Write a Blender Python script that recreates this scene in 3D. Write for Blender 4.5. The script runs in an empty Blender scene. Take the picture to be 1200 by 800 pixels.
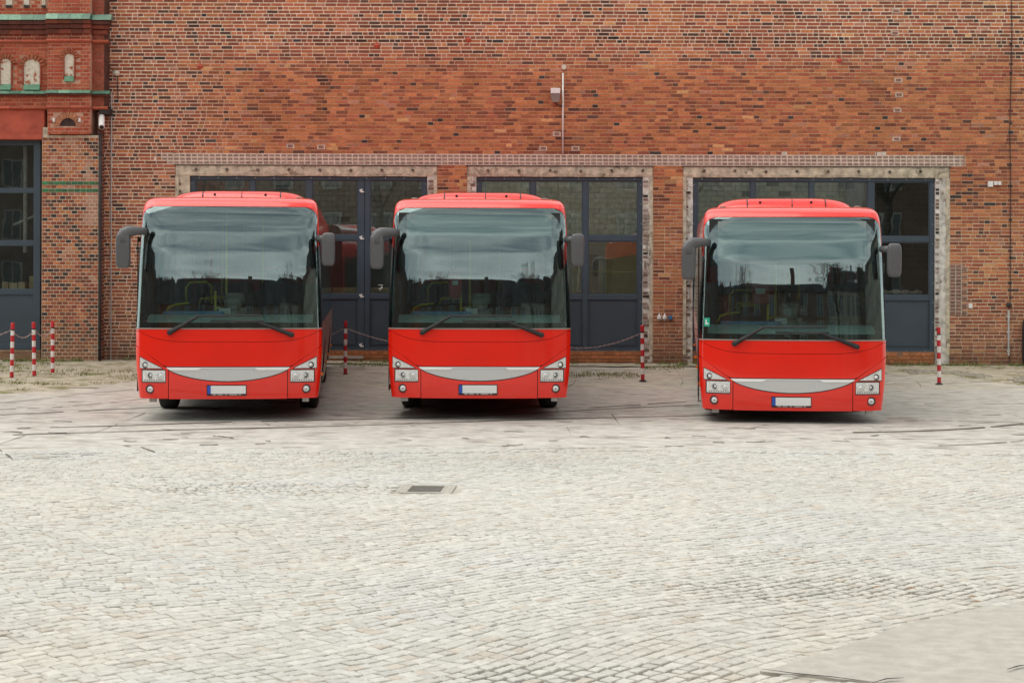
import bpy, math, random
from mathutils import Vector, Matrix
from math import sin, cos, pi, radians, sqrt
import numpy as np
R = random.Random(7)
NR = np.random.RandomState(5)
sc = bpy.context.scene
COL = sc.collection

# ------------------------------------------------------------------ camera, sky, sun, exposure
F = 2040.0                      # focal length in pixels of the 1200 px wide photograph
H = 2.05                        # eye height
WALL = 37.4                     # distance of the depot wall
cam = bpy.data.cameras.new('camera'); cam.sensor_width = 36; cam.lens = F / 1200 * 36
cam.shift_y = -78 / 1200; cam.clip_end = 2000; cam.clip_start = 0.1
co = bpy.data.objects.new('camera', cam); COL.objects.link(co)
co.location = (0, 0, H); co.rotation_euler = (radians(90), 0, 0)
co.rotation_euler = (Matrix.Rotation(radians(90), 3, 'X') @ Matrix.Rotation(radians(0.16), 3, 'Z')).to_euler()
sc.camera = co

SUN_EL, SUN_AZ = radians(62), radians(275)     # azimuth clockwise from +Y: high on the left, behind cloud
w = bpy.data.worlds.new('World'); sc.world = w; w.use_nodes = True
nt = w.node_tree; nt.nodes.clear()
def N(t, **k):
    n = nt.nodes.new(t)
    for a, b in k.items(): setattr(n, a, b)
    return n
wo = N('ShaderNodeOutputWorld'); bg = N('ShaderNodeBackground'); sky = N('ShaderNodeTexSky', sky_type='NISHITA')
sky.sun_disc = False; sky.sun_elevation = SUN_EL; sky.sun_rotation = SUN_AZ
tc = N('ShaderNodeTexCoord'); mp = N('ShaderNodeMapping'); mp.inputs['Scale'].default_value = (1.0, 1.0, 5.5)
mp.inputs['Rotation'].default_value = (0.12, 0.05, 0.3)
no = N('ShaderNodeTexNoise'); no.inputs['Scale'].default_value = 2.2; no.inputs['Detail'].default_value = 6; no.inputs['Roughness'].default_value = .55
no.inputs['Distortion'].default_value = .6
rp = N('ShaderNodeValToRGB'); rp.color_ramp.elements[0].position = .33; rp.color_ramp.elements[1].position = .68
rp.color_ramp.elements[0].color = (4.0, 4.4, 4.7, 1); rp.color_ramp.elements[1].color = (12.8, 12.4, 11.6, 1)
mx = N('ShaderNodeMix', data_type='RGBA'); mx.inputs[0].default_value = .86
L = nt.links.new
L(tc.outputs['Generated'], mp.inputs[0]); L(mp.outputs[0], no.inputs['Vector']); L(no.outputs['Fac'], rp.inputs[0])
sx = N('ShaderNodeSeparateXYZ'); L(tc.outputs['Generated'], sx.inputs[0])
el = N('ShaderNodeMapRange'); el.interpolation_type = 'SMOOTHSTEP'; el.inputs[1].default_value = .12; el.inputs[2].default_value = .60; el.inputs[3].default_value = 1.15; el.inputs[4].default_value = .85
L(sx.outputs[2], el.inputs[0])                            # thicker cloud higher up, brighter towards the horizon
sc_ = N('ShaderNodeMix', data_type='RGBA', blend_type='MULTIPLY'); sc_.inputs[0].default_value = 1; L(rp.outputs[0], sc_.inputs[6]); L(el.outputs[0], sc_.inputs[7])
L(sky.outputs[0], mx.inputs[6]); L(sc_.outputs[2], mx.inputs[7]); L(mx.outputs[2], bg.inputs[0])
bg.inputs[1].default_value = 0.10; L(bg.outputs[0], wo.inputs[0])

sd = bpy.data.lights.new('sun', 'SUN'); sd.energy = 1.3; sd.angle = radians(65); sd.color = (1, .96, .88)
so = bpy.data.objects.new('sun', sd); COL.objects.link(so)
d = Vector((sin(SUN_AZ) * cos(SUN_EL), cos(SUN_AZ) * cos(SUN_EL), sin(SUN_EL)))
so.rotation_euler = d.to_track_quat('Z', 'Y').to_euler(); so.location = d * 40
sc.view_settings.view_transform = 'Standard'; sc.view_settings.look = 'None'
sc.view_settings.gamma = 1; sc.view_settings.exposure = 0.64
try:
    sc.cycles.max_bounces = 8; sc.cycles.transparent_max_bounces = 16; sc.cycles.use_denoising = True
    sc.cycles.caustics_reflective = False; sc.cycles.caustics_refractive = False
except Exception: pass

# ------------------------------------------------------------------ materials
def pbr(name, col=(.5, .5, .5), rough=.6, metal=0, var=.12, scale=6, stretch=(1, 1, 1), bump=0, bscale=60, coat=0,
        attr=False, spec=.5, dark=None, dscale=1.5, dpos=(.55, .75), dstretch=(1, 1, 1), detail=4):
    m = bpy.data.materials.new(name); m.use_nodes = True
    t = m.node_tree; b = t.nodes['Principled BSDF']; l = t.links.new
    def n(k, **kw):
        x = t.nodes.new(k)
        for a, c in kw.items(): setattr(x, a, c)
        return x
    b.inputs['Roughness'].default_value = rough; b.inputs['Metallic'].default_value = metal
    b.inputs['Specular IOR Level'].default_value = spec
    if coat: b.inputs['Coat Weight'].default_value = coat; b.inputs['Coat Roughness'].default_value = .04
    tc = n('ShaderNodeTexCoord'); mp = n('ShaderNodeMapping'); mp.inputs['Scale'].default_value = stretch
    l(tc.outputs['Object'], mp.inputs[0])
    nz = n('ShaderNodeTexNoise'); nz.inputs['Scale'].default_value = scale; nz.inputs['Detail'].default_value = detail
    l(mp.outputs[0], nz.inputs['Vector'])
    mr = n('ShaderNodeMapRange'); mr.inputs[1].default_value = .3; mr.inputs[2].default_value = .7
    mr.inputs[3].default_value = 1 - var; mr.inputs[4].default_value = 1 + var
    l(nz.outputs['Fac'], mr.inputs[0])
    mul = n('ShaderNodeMix', data_type='RGBA', blend_type='MULTIPLY'); mul.inputs[0].default_value = 1
    if attr:
        at = n('ShaderNodeAttribute'); at.attribute_name = 'tint'; l(at.outputs['Color'], mul.inputs[6])
    else: mul.inputs[6].default_value = (*col, 1)
    l(mr.outputs[0], mul.inputs[7]); out = mul.outputs[2]
    if dark is not None:
        m2 = n('ShaderNodeMapping'); m2.inputs['Scale'].default_value = dstretch; m2.inputs['Location'].default_value = (3.1, 7.7, 1.3)
        l(tc.outputs['Object'], m2.inputs[0])
        n2 = n('ShaderNodeTexNoise'); n2.inputs['Scale'].default_value = dscale; n2.inputs['Detail'].default_value = 6; n2.inputs['Roughness'].default_value = .65
        l(m2.outputs[0], n2.inputs['Vector'])
        r2 = n('ShaderNodeMapRange'); r2.inputs[1].default_value = dpos[0]; r2.inputs[2].default_value = dpos[1]
        l(n2.outputs['Fac'], r2.inputs[0])
        m3 = n('ShaderNodeMix', data_type='RGBA'); l(r2.outputs[0], m3.inputs[0]); l(out, m3.inputs[6]); m3.inputs[7].default_value = (*dark, 1)
        out = m3.outputs[2]
    l(out, b.inputs['Base Color'])
    if bump:
        bn = n('ShaderNodeTexNoise'); bn.inputs['Scale'].default_value = bscale; bn.inputs['Detail'].default_value = 5
        l(mp.outputs[0], bn.inputs['Vector'])
        bb = n('ShaderNodeBump'); bb.inputs['Strength'].default_value = bump; bb.inputs['Distance'].default_value = .02
        l(bn.outputs['Fac'], bb.inputs['Height']); l(bb.outputs[0], b.inputs['Normal'])
    return m

def glass(name, refl, tint, wave=.0, wscale=(1, 1, 1), rough=0.0):
    m = bpy.data.materials.new(name); m.use_nodes = True
    t = m.node_tree; t.nodes.clear(); l = t.links.new; n = t.nodes.new
    o = n('ShaderNodeOutputMaterial'); tr = n('ShaderNodeBsdfTransparent'); tr.inputs[0].default_value = (*tint, 1)
    gl = n('ShaderNodeBsdfGlossy'); gl.inputs['Roughness'].default_value = rough; gl.inputs[0].default_value = (.84, .98, .99, 1)
    lw = n('ShaderNodeLayerWeight'); lw.inputs[0].default_value = .5
    mr = n('ShaderNodeMapRange'); mr.inputs[1].default_value = 0; mr.inputs[2].default_value = 1; mr.inputs[3].default_value = refl; mr.inputs[4].default_value = 1
    pw = n('ShaderNodeMath'); pw.operation = 'POWER'; pw.inputs[1].default_value = 3
    l(lw.outputs['Facing'], pw.inputs[0]); l(pw.outputs[0], mr.inputs[0])
    mx = n('ShaderNodeMixShader'); l(mr.outputs[0], mx.inputs[0]); l(tr.outputs[0], mx.inputs[1]); l(gl.outputs[0], mx.inputs[2]); l(mx.outputs[0], o.inputs[0])
    if wave:
        tc = n('ShaderNodeTexCoord'); mp = n('ShaderNodeMapping'); mp.inputs['Scale'].default_value = wscale
        nz = n('ShaderNodeTexNoise'); nz.inputs['Scale'].default_value = 1; nz.inputs['Detail'].default_value = 2
        bb = n('ShaderNodeBump'); bb.inputs['Strength'].default_value = wave; bb.inputs['Distance'].default_value = .05
        l(tc.outputs['Object'], mp.inputs[0]); l(mp.outputs[0], nz.inputs['Vector']); l(nz.outputs['Fac'], bb.inputs['Height'])
        l(bb.outputs[0], gl.inputs['Normal'])
    return m

M = {}
M['red'] = pbr('bus red paint', (.82, .018, .006), .20, var=.05, scale=1.6, coat=.7, spec=.4)
M['flank'] = pbr('flank with beige reflection', (.34, .28, .23), .35, var=.08, scale=2, coat=.2)  # wall and yard mirrored at a grazing angle, put into the colour
M['black'] = pbr('black plastic', (.012, .012, .013), .45, var=.2)
M['gloss'] = pbr('gloss black frit', (.008, .009, .010), .12, var=.1)
M['rubber'] = pbr('tyre rubber', (.02, .02, .02), .85, var=.25, scale=14, bump=.3)
M['mirror'] = pbr('mirror grey plastic', (.090, .090, .094), .38, var=.1, scale=30, bump=.05, bscale=300)
M['silver'] = pbr('silver grille', (.60, .61, .61), .36, metal=.25, var=.05, scale=60)
M['silverlight'] = pbr('bright silver trim', (.90, .90, .89), .3, metal=.1, var=.03)
M['chrome'] = pbr('lamp reflector', (.78, .79, .78), .25, metal=.35, var=.25, scale=70, detail=3)
M['lens'] = pbr('lamp bowl', (.20, .21, .21), .12, metal=.8, var=.3, scale=40)
M['lampwhite'] = pbr('lamp lens', (.75, .77, .76), .15, metal=.3, var=.2, scale=60)
M['plate'] = pbr('plate white', (.80, .81, .80), .4, var=.02)
M['blue'] = pbr('plate blue', (.02, .09, .50), .4, var=.03)
M['yellow'] = pbr('yellow rail', (.90, .76, .03), .35, var=.05)
M['dash'] = pbr('dashboard', (.40, .50, .48), .5, var=.15, scale=12)
M['dashblue'] = pbr('dashboard top blue', (.10, .28, .50), .6, var=.1)
M['seat'] = pbr('seat fabric', (.03, .04, .08), .9, var=.3, scale=40)
M['interior'] = pbr('interior lining', (.15, .155, .15), .7, var=.1)
M['intfloor'] = pbr('interior floor', (.06, .06, .065), .8, var=.2)
M['blind'] = pbr('blind fabric', (.24, .29, .29), .7, var=.06, scale=3)
M['amber'] = pbr('amber lens', (.85, .25, .02), .3, var=.05)
M['green'] = pbr('sticker green', (.01, .35, .22), .5, var=.05)
M['paper'] = pbr('white paper', (.78, .79, .78), .7, var=.03)
M['disc'] = pbr('red disc', (.45, .04, .04), .5, var=.05)
M['rim'] = pbr('steel rim', (.25, .25, .25), .45, metal=.6, var=.2)
M['screen'] = glass('windscreen glass', .118, (.66, .76, .74), .06, (.55, .55, 2.4))
M['sideglass'] = glass('side window glass', .10, (.42, .45, .45), .05, (1, .6, 1), .10)
M['pane'] = glass('workshop pane', .12, (.80, .84, .82), .018, (1.3, 1.3, 1.1))
M['brick'] = pbr('fired brick', rough=.9, attr=True, var=.22, scale=22, bump=.25, bscale=90, spec=.25)
M['mortar'] = pbr('lime mortar', rough=.95, attr=True, var=.22, scale=9, bump=.3, bscale=80, spec=.2, detail=6)
M['stone'] = pbr('rough render', (.56, .50, .38), .95, var=.35, scale=7, bump=.8, bscale=26, dark=(.13, .10, .07), dscale=5, dpos=(.56, .70), spec=.2, detail=7)
M['greywash'] = pbr('grey washed masonry', (.64, .62, .56), .95, var=.30, scale=10, bump=.6, bscale=30, dark=(.20, .15, .11), dscale=6, dpos=(.53, .68), dstretch=(1, 1, .5), spec=.2, detail=7)
M['frame'] = pbr('blue grey frame paint', (.043, .066, .090), .45, var=.10, scale=2.5)
M['panelpaint'] = pbr('blue grey panel paint', (.042, .062, .083), .5, var=.12, scale=1.2)
M['rivet'] = pbr('bright screw', (.55, .58, .6), .35, metal=.5)
M['iron'] = pbr('dark iron', (.025, .022, .022), .6, var=.3)
M['zinc'] = pbr('zinc pipe', (.50, .50, .48), .5, metal=.3, var=.15)
M['whitepl'] = pbr('white plastic', (.78, .77, .74), .45, var=.05)
M['greypl'] = pbr('grey housing', (.28, .25, .22), .6, var=.2)
M['bluepl'] = pbr('blue plastic', (.05, .16, .32), .5)
M['glaze'] = pbr('green glazed brick', rough=.35, attr=True, var=.30, scale=18, spec=.6)
M['redrender'] = pbr('red painted render', (.42, .085, .050), .85, var=.22, scale=3.5, bump=.3, bscale=12, dark=(.20, .045, .03), dscale=4, dpos=(.56, .8))
M['plaster'] = pbr('niche plaster', (.62, .58, .47), .9, var=.15, scale=14, dark=(.36, .11, .06), dscale=7, dpos=(.56, .62))
M['archshade'] = pbr('shaded arch brickwork', (.05, .028, .024), .9, var=.5, scale=9, bump=.4)  # shade under the little blind arch, put into the colour
M['post_red'] = pbr('post red', (.55, .02, .03), .5, var=.12, scale=20)
M['post_white'] = pbr('post white', (.80, .79, .76), .5, var=.08, scale=20)
M['chain'] = pbr('plastic chain', (.42, .30, .28), .5, var=.3, scale=60)
M['concrete'] = pbr('old concrete', rough=.92, attr=True, var=.17, scale=4.5, bump=.3, bscale=30, dark=(.23, .20, .165), dscale=2.3, dpos=(.50, .72), dstretch=(.8, 1.5, 1), spec=.25, detail=12)
M['patchc'] = pbr('smooth concrete patch', (.435, .415, .36), .9, var=.12, scale=9, bump=.3, bscale=60, spec=.25, dark=(.34, .32, .275), dscale=1.9, dpos=(.48, .85), detail=9)
M['sett'] = pbr('granite sett', rough=.85, attr=True, var=.10, scale=24, bump=.3, bscale=70, spec=.3)
M['sand'] = pbr('joint sand', (.45, .42, .355), .95, var=.30, scale=2.2, bump=.4, bscale=50, detail=7)
M['verge'] = pbr('trodden verge', (.42, .375, .285), .95, var=.28, scale=7, bump=.5, bscale=25, dark=(.20, .19, .085), dscale=2.2, dpos=(.50, .66), dstretch=(.8, 1.2, 1), detail=10)
M['grass'] = pbr('grass', rough=.8, attr=True, var=.25, scale=6)
M['seam'] = pbr('rusty rail groove', (.16, .135, .11), .8, var=.5, scale=3, detail=6)
M['grate'] = pbr('cast iron grate', (.16, .15, .13), .7, var=.2, scale=12)
M['darkgap'] = pbr('dark gap', (.02, .018, .015), .95)
M['roomwall'] = pbr('room wall', (.42, .42, .36), .9, var=.15, scale=2)
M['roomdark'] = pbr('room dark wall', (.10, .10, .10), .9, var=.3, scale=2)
M['ochre'] = pbr('ochre screen', (.45, .36, .18), .8, var=.1)
M['wood'] = pbr('pale wood', (.52, .40, .24), .7, var=.2, scale=5)
M['house1'] = pbr('house plaster dark', (.16, .11, .09), .9, var=.2, scale=.5)
M['house2'] = pbr('house plaster red', (.26, .09, .06), .9, var=.2, scale=.5)
M['house3'] = pbr('house plaster pale', (.30, .28, .24), .9, var=.2, scale=.5)
M['roof'] = pbr('roof slate', (.05, .045, .045), .8, var=.3, scale=1)
M['winlight'] = pbr('house window frame', (.34, .33, .31), .6)
M['winglass'] = pbr('house window glass', (.10, .11, .12), .1)
M['bark'] = pbr('bark', (.06, .05, .04), .9, var=.3)

# ------------------------------------------------------------------ mesh helpers
class MB:
    def __init__(s): s.v = []; s.f = []; s.t = []; s.m = []
    def add(s, vs, fs, tint=None, mi=0):
        o = len(s.v); s.v += [tuple(v) for v in vs]; s.f += [tuple(i + o for i in f) for f in fs]
        s.t += [tint or (1, 1, 1)] * len(vs); s.m += [mi] * len(fs)
    def box(s, x0, x1, y0, y1, z0, z1, tint=None, mi=0, back=True):
        v = [(x0, y0, z0), (x1, y0, z0), (x1, y1, z0), (x0, y1, z0), (x0, y0, z1), (x1, y0, z1), (x1, y1, z1), (x0, y1, z1)]
        f = [(0, 1, 5, 4), (1, 2, 6, 5), (3, 0, 4, 7), (4, 5, 6, 7), (3, 2, 1, 0)]
        if back: f.append((2, 3, 7, 6))
        s.add(v, f, tint, mi)
    def tube(s, pts, r, n=8, tint=None, mi=0, cap=True):
        pts = [Vector(p) for p in pts]; rr = r if isinstance(r, (list, tuple)) else [r] * len(pts)
        vs = []; up = Vector((0, 0, 1)); a = None
        for i, p in enumerate(pts):
            d = (pts[min(i + 1, len(pts) - 1)] - pts[max(i - 1, 0)])
            d = d.normalized() if d.length > 1e-9 else up
            if a is None: a = d.cross(up if abs(d.z) < .95 else Vector((1, 0, 0))).normalized()
            else:
                a = a - d * a.dot(d)                                  # carried along the path without twisting
                a = a.normalized() if a.length > 1e-6 else d.orthogonal().normalized()
            b = d.cross(a)
            for k in range(n):
                an = 2 * pi * k / n; vs.append(p + a * cos(an) * rr[i] + b * sin(an) * rr[i])
        fs = [(i * n + k, i * n + (k + 1) % n, (i + 1) * n + (k + 1) % n, (i + 1) * n + k) for i in range(len(pts) - 1) for k in range(n)]
        if cap: fs += [tuple(range(n))[::-1], tuple((len(pts) - 1) * n + k for k in range(n))]
        s.add(vs, fs, tint, mi)
    def grid(s, fn, nu, nv, th=0, tint=None, mi=0, nfn=None, closed=True):
        """fn(u,v,off)->point; a sheet with real thickness th when th>0"""
        A = [fn(i / nu, j / nv, 0) for j in range(nv + 1) for i in range(nu + 1)]
        W = nu + 1
        fs = [(j * W + i, j * W + i + 1, (j + 1) * W + i + 1, (j + 1) * W + i) for j in range(nv) for i in range(nu)]
        if th:
            B = [fn(i / nu, j / nv, -th) for j in range(nv + 1) for i in range(nu + 1)]; o = len(A)
            fs2 = [(a + o, d_ + o, c + o, b + o) for a, b, c, d_ in fs]
            e = [(i + 1, i, i + o, i + 1 + o) for i in range(nu)]
            e += [(nv * W + i, nv * W + i + 1, nv * W + i + 1 + o, nv * W + i + o) for i in range(nu)]
            e += [(j * W, (j + 1) * W, (j + 1) * W + o, j * W + o) for j in range(nv)]
            e += [((j + 1) * W + nu, j * W + nu, j * W + nu + o, (j + 1) * W + nu + o) for j in range(nv)]
            A += B; fs = fs + fs2 + e
        s.add(A, fs, tint, mi)
    def lathe(s, prof, c, axis='x', n=24, tint=None, mi=0):
        vs = []
        for (a, r) in prof:
            for k in range(n):
                t = 2 * pi * k / n
                if axis == 'x': vs.append((c[0] + a, c[1] + r * cos(t), c[2] + r * sin(t)))
                elif axis == 'y': vs.append((c[0] + r * cos(t), c[1] + a, c[2] + r * sin(t)))
                else: vs.append((c[0] + r * cos(t), c[1] + r * sin(t), c[2] + a))
        fs = [(i * n + k, i * n + (k + 1) % n, (i + 1) * n + (k + 1) % n, (i + 1) * n + k) for i in range(len(prof) - 1) for k in range(n)]
        s.add(vs, fs, tint, mi)
    def blob(s, c, r, p=4.0, nu=20, nv=12, tint=None, mi=0):
        """rounded box (superellipsoid)"""
        def sg(v, e): return math.copysign(abs(v) ** e, v)
        e = 2 / p; vs = []
        for j in range(nv + 1):
            ph = -pi / 2 + pi * j / nv
            for i in range(nu):
                th = 2 * pi * i / nu
                vs.append((c[0] + r[0] * sg(cos(ph), e) * sg(cos(th), e), c[1] + r[1] * sg(cos(ph), e) * sg(sin(th), e), c[2] + r[2] * sg(sin(ph), e)))
        fs = [(j * nu + i, j * nu + (i + 1) % nu, (j + 1) * nu + (i + 1) % nu, (j + 1) * nu + i) for j in range(nv) for i in range(nu)]
        s.add(vs, fs, tint, mi)
    def build(s, name, mat, parent=None, smooth=False, tint=False, mats=None, bevel=0, fix=False, auto=None):
        me = bpy.data.meshes.new(name); me.from_pydata(s.v, [], s.f)
        for mm in (mats or [mat]): me.materials.append(M[mm])
        if mats: me.polygons.foreach_set('material_index', s.m)
        if tint:
            a = me.attributes.new('tint', 'FLOAT_COLOR', 'POINT')
            arr = np.ones((len(s.v), 4), np.float32); arr[:, :3] = np.array(s.t, np.float32); a.data.foreach_set('color', arr.ravel())
        me.update()
        if fix:
            import bmesh
            bm = bmesh.new(); bm.from_mesh(me); bmesh.ops.recalc_face_normals(bm, faces=bm.faces)
            bm.to_mesh(me); bm.free()
        if smooth:
            me.polygons.foreach_set('use_smooth', [True] * len(me.polygons))
            if auto is not None: me.set_sharp_from_angle(angle=radians(auto))
        o = bpy.data.objects.new(name, me); COL.objects.link(o)
        if parent: o.parent = parent
        if bevel:
            b = o.modifiers.new('bevel', 'BEVEL'); b.width = bevel; b.segments = 2; b.limit_method = 'ANGLE'; b.angle_limit = radians(40)
        return o
def empty(name, loc=(0, 0, 0), rz=0, parent=None):
    o = bpy.data.objects.new(name, None); COL.objects.link(o); o.location = loc; o.rotation_euler = (0, 0, rz); o.empty_display_size = .2
    if parent: o.parent = parent
    return o
def tag(o, label=None, cat=None, group=None, kind=None):
    if label: o['label'] = label
    if cat: o['category'] = cat
    if group: o['group'] = group
    if kind: o['kind'] = kind
    return o
def wx(px, Y=WALL): return (px - 600) / F * Y
def wz(py, Y=WALL): return H + (322 - py) / F * Y
def gy(py): return F * H / (py - 322)              # distance of a ground point seen at row py
def clampc(c): return tuple(min(max(v, .004), .95) for v in c)
def jit(c, a=.12):
    k = 1 + R.uniform(-a, a); return clampc((c[0] * k * (1 + R.uniform(-.05, .05)), c[1] * k, c[2] * k * (1 + R.uniform(-.06, .06))))
def sm(a, b, x):
    t = min(max((x - a) / (b - a), 0), 1); return t * t * (3 - 2 * t)
def vnoise(x, y, s=0):
    """smooth value noise 0..1"""
    def h(i, j):
        n = (i * 374761393 + j * 668265263 + s * 982451653) & 0xffffffff
        n = ((n ^ (n >> 13)) * 1274126177) & 0xffffffff; return ((n ^ (n >> 16)) & 0xffff) / 65535
    i, j = math.floor(x), math.floor(y); fx, fy = x - i, y - j; fx = fx * fx * (3 - 2 * fx); fy = fy * fy * (3 - 2 * fy)
    return (h(i, j) * (1 - fx) + h(i + 1, j) * fx) * (1 - fy) + (h(i, j + 1) * (1 - fx) + h(i + 1, j + 1) * fx) * fy
def fbm(x, y, s=0): return .5 * vnoise(x, y, s) + .3 * vnoise(x * 2.1, y * 2.1, s + 1) + .2 * vnoise(x * 4.3, y * 4.3, s + 2)

# ================================================================== GROUND
def apron(x, y):                         # the yard rises slightly towards the building
    return sm(32.5, 37.3, y) * (.11 + .07 * sm(2, -9, x))
g = MB()
g.add([(-600, -500, -.06), (600, -500, -.06), (600, 900, -.06), (-600, 900, -.06)], [(0, 1, 2, 3)])
ground = tag(g.build('ground', 'sand'), kind='structure')

# setts --------------------------------------------------------------
yard = empty('cobbled_yard'); tag(yard, kind='structure')
DR = (gy(571), (500 - 600) / F * gy(571))            # drain position (Y, X)
patch_poly = [(wx(893, gy(783)), gy(783)), (wx(960, gy(764)), gy(764)), (wx(1062, gy(728)), gy(728)), (wx(1135, gy(712)), gy(712)), (wx(1210, gy(700)), gy(700)),
              (4.6, 10.7), (4.6, 6.0), (1.9, 6.0), (wx(1040, gy(797)), gy(797))]
def inpoly(x, y, P):
    c = False; j = len(P) - 1
    for i in range(len(P)):
        if (P[i][1] > y) != (P[j][1] > y) and x < (P[j][0] - P[i][0]) * (y - P[i][1]) / (P[j][1] - P[i][1]) + P[i][0]: c = not c
        j = i
    return c
COB_END = 20.1
def cob_end(x): return COB_END + .25 * sin(x * .35 + 1) + .12 * sin(x * 1.1)
ca, sa = cos(radians(38)), sin(radians(38))
def warp(a, b):
    X = a * ca - b * sa; Y = a * sa + b * ca
    X2 = X + .16 * sin(Y * .9 + 1.3) + .07 * sin(Y * 2.3 + X * .7)
    Y2 = Y + .20 * sin(X * .75) + .08 * sin(X * 2.1 + Y * .6)
    return X2, Y2
def hollow(x, y):                        # gentle unevenness of the paving
    return (1 - sm(18, 19.9, y)) * -.020 * fbm(x * .45, y * .45, 3) * 1 - .012 * math.exp(-((x - DR[1]) ** 2 + (y - DR[0]) ** 2) / .8)
P = .094
stones = []
r0, r1 = int(-20 / P), int(28 / P)
for ib in range(r0, r1):
    b0 = ib * P; off = R.uniform(0, .1); a = -12 + off
    while a < 24:
        wd = R.uniform(.082, .128)
        cx, cy = warp(a + wd / 2, b0 + P / 2)
        ce = cob_end(cx) + .10 + .9 * max(0, fbm(cx * .5, 7, 19) - .42) + R.uniform(0, .35)
        if 6.2 < cy < ce and -.295 * cy - 2.6 < cx < .295 * cy + 2.2 and not (abs(cx - DR[1]) < .33 and abs(cy - DR[0]) < .36) and not inpoly(cx, cy, patch_poly):
            stones.append((a, b0, wd, cx, cy))
        a += wd
def washed(cx, cy):                      # washed-out joints here and there
    o_ = max(0, fbm(cx * .55 + 9, cy * .8, 11) - .55) * 2.2
    if (cx - 2.2) ** 2 / 1.6 + (cy - 11.5) ** 2 / .22 < fbm(cx * 3, cy * 3, 15) * 1.9: o_ += .9
    if (cx - .35) ** 2 / .9 + (cy - 9.0) ** 2 / .06 < fbm(cx * 3, cy * 3, 16) * 1.9: o_ += .9
    if (cx + 2.3) ** 2 / 2.0 + (cy - DR[0]) ** 2 / .25 < fbm(cx * 3, cy * 3, 17) * 1.9: o_ += .8
    return min(o_, 1.3)
def sett(mb, a, b0, wd, cx, cy):
    open_ = washed(cx, cy)
    gp = .0026 + .008 * open_ + R.uniform(0, .002)
    q = [(a + gp, b0 + gp), (a + wd - gp, b0 + gp), (a + wd - gp, b0 + P - gp), (a + gp, b0 + P - gp)]
    j = .009; q = [warp(x + R.uniform(-j, j), y + R.uniform(-j, j)) for x, y in q]
    zt = hollow(cx, cy) + R.uniform(-.003, .003) + (.006 if cy > cob_end(cx) - .15 else 0); tx, ty = R.uniform(-.045, .045), R.uniform(-.045, .045)
    vs = []
    for ins, dz in ((0, -.05), (.02, -.006), (.15, -.001)):
        for (x, y) in q:
            X, Y = x + (cx - x) * ins, y + (cy - y) * ins
            vs.append((X, Y, zt + dz + ((X - cx) * tx + (Y - cy) * ty if dz > -.04 else 0)))
    fs = []
    for k in range(4):
        n = (k + 1) % 4; fs += [(k, n, 4 + n, 4 + k), (4 + k, 4 + n, 8 + n, 8 + k)]
    fs.append((8, 9, 10, 11))
    warm = fbm(cx * .8, cy * .8, 5)
    base = (.530 + .03 * (warm - .5), .517, .468 - .05 * (warm - .5))
    k = R.choice([1, 1, 1, 1.04, .96, 1.08, .90, 1.0]) * (1 + (fbm(cx * .3, cy * .3, 21) - .5) * .16)
    if R.random() < .06: base = (.50, .455, .39)
    elif R.random() < .05: base = (.49, .475, .425)
    tint = clampc(tuple(v * k for v in base))
    mb.add(vs, fs, tint)
stones.sort(key=lambda s: s[4] + (0 if abs(s[3]) < .294 * s[4] and s[4] > 8.75 else 100))
for s_ in stones[:300]:
    mb = MB(); sett(mb, *s_); mb.build('cobblestone', 'sett', yard, tint=True)
mb = MB()
for s_ in stones[300:]: sett(mb, *s_)
tag(mb.build('cobblestones', 'sett', yard, tint=True), kind='stuff')
bed = MB()
def bedf(u, v, o):
    x = -14 + 28 * u; y = 2 + 18.6 * v; return (x, y, hollow(x, y) - .0085 - .03 * min(1, max(0, washed(x, y) - .3)))
bed.grid(bedf, 200, 150); bed.build('joint_sand', 'sand', yard)

# concrete patch, bottom right --------------------------------------
pm = MB(); 
pp = []
for i_, a_ in enumerate(patch_poly):                     # worn, irregular outline
    b_ = patch_poly[(i_ + 1) % len(patch_poly)]
    for k_ in range(8):
        t_ = k_ / 8; pp.append((a_[0] + (b_[0] - a_[0]) * t_ + R.uniform(-.014, .014), a_[1] + (b_[1] - a_[1]) * t_ + R.uniform(-.02, .02)))
patch_poly = pp; n = len(patch_poly)
top = [(x, y, .001 + hollow(x, y) * .6) for x, y in patch_poly]; bot = [(x, y, -.08) for x, y in patch_poly]
pm.add(top + bot, [tuple(range(n))[::-1]] + [(i, (i + 1) % n, n + (i + 1) % n, n + i) for i in range(n)])
pt = pm.build('concrete_patch', 'patchc', fix=True); tag(pt, kind='structure')
cr = MB()
for path in [[(893, 783), (930, 788), (975, 792), (1015, 797)], [(1022, 799), (1040, 794), (1060, 793)], [(1180, 783), (1192, 779), (1204, 777)]]:
    p3 = [(wx(px, gy(py)), gy(py) - .02, .0) for px, py in path]
    vs = []
    for i, (x, y, z) in enumerate(p3):
        wdt = .011 if 0 < i < len(p3) - 1 else .004
        vs += [(x, y - wdt, .008), (x, y + wdt, .008)]
    cr.add(vs, [(2 * i, 2 * i + 2, 2 * i + 3, 2 * i + 1) for i in range(len(p3) - 1)])
cr.build('crack', 'darkgap', pt)

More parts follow.
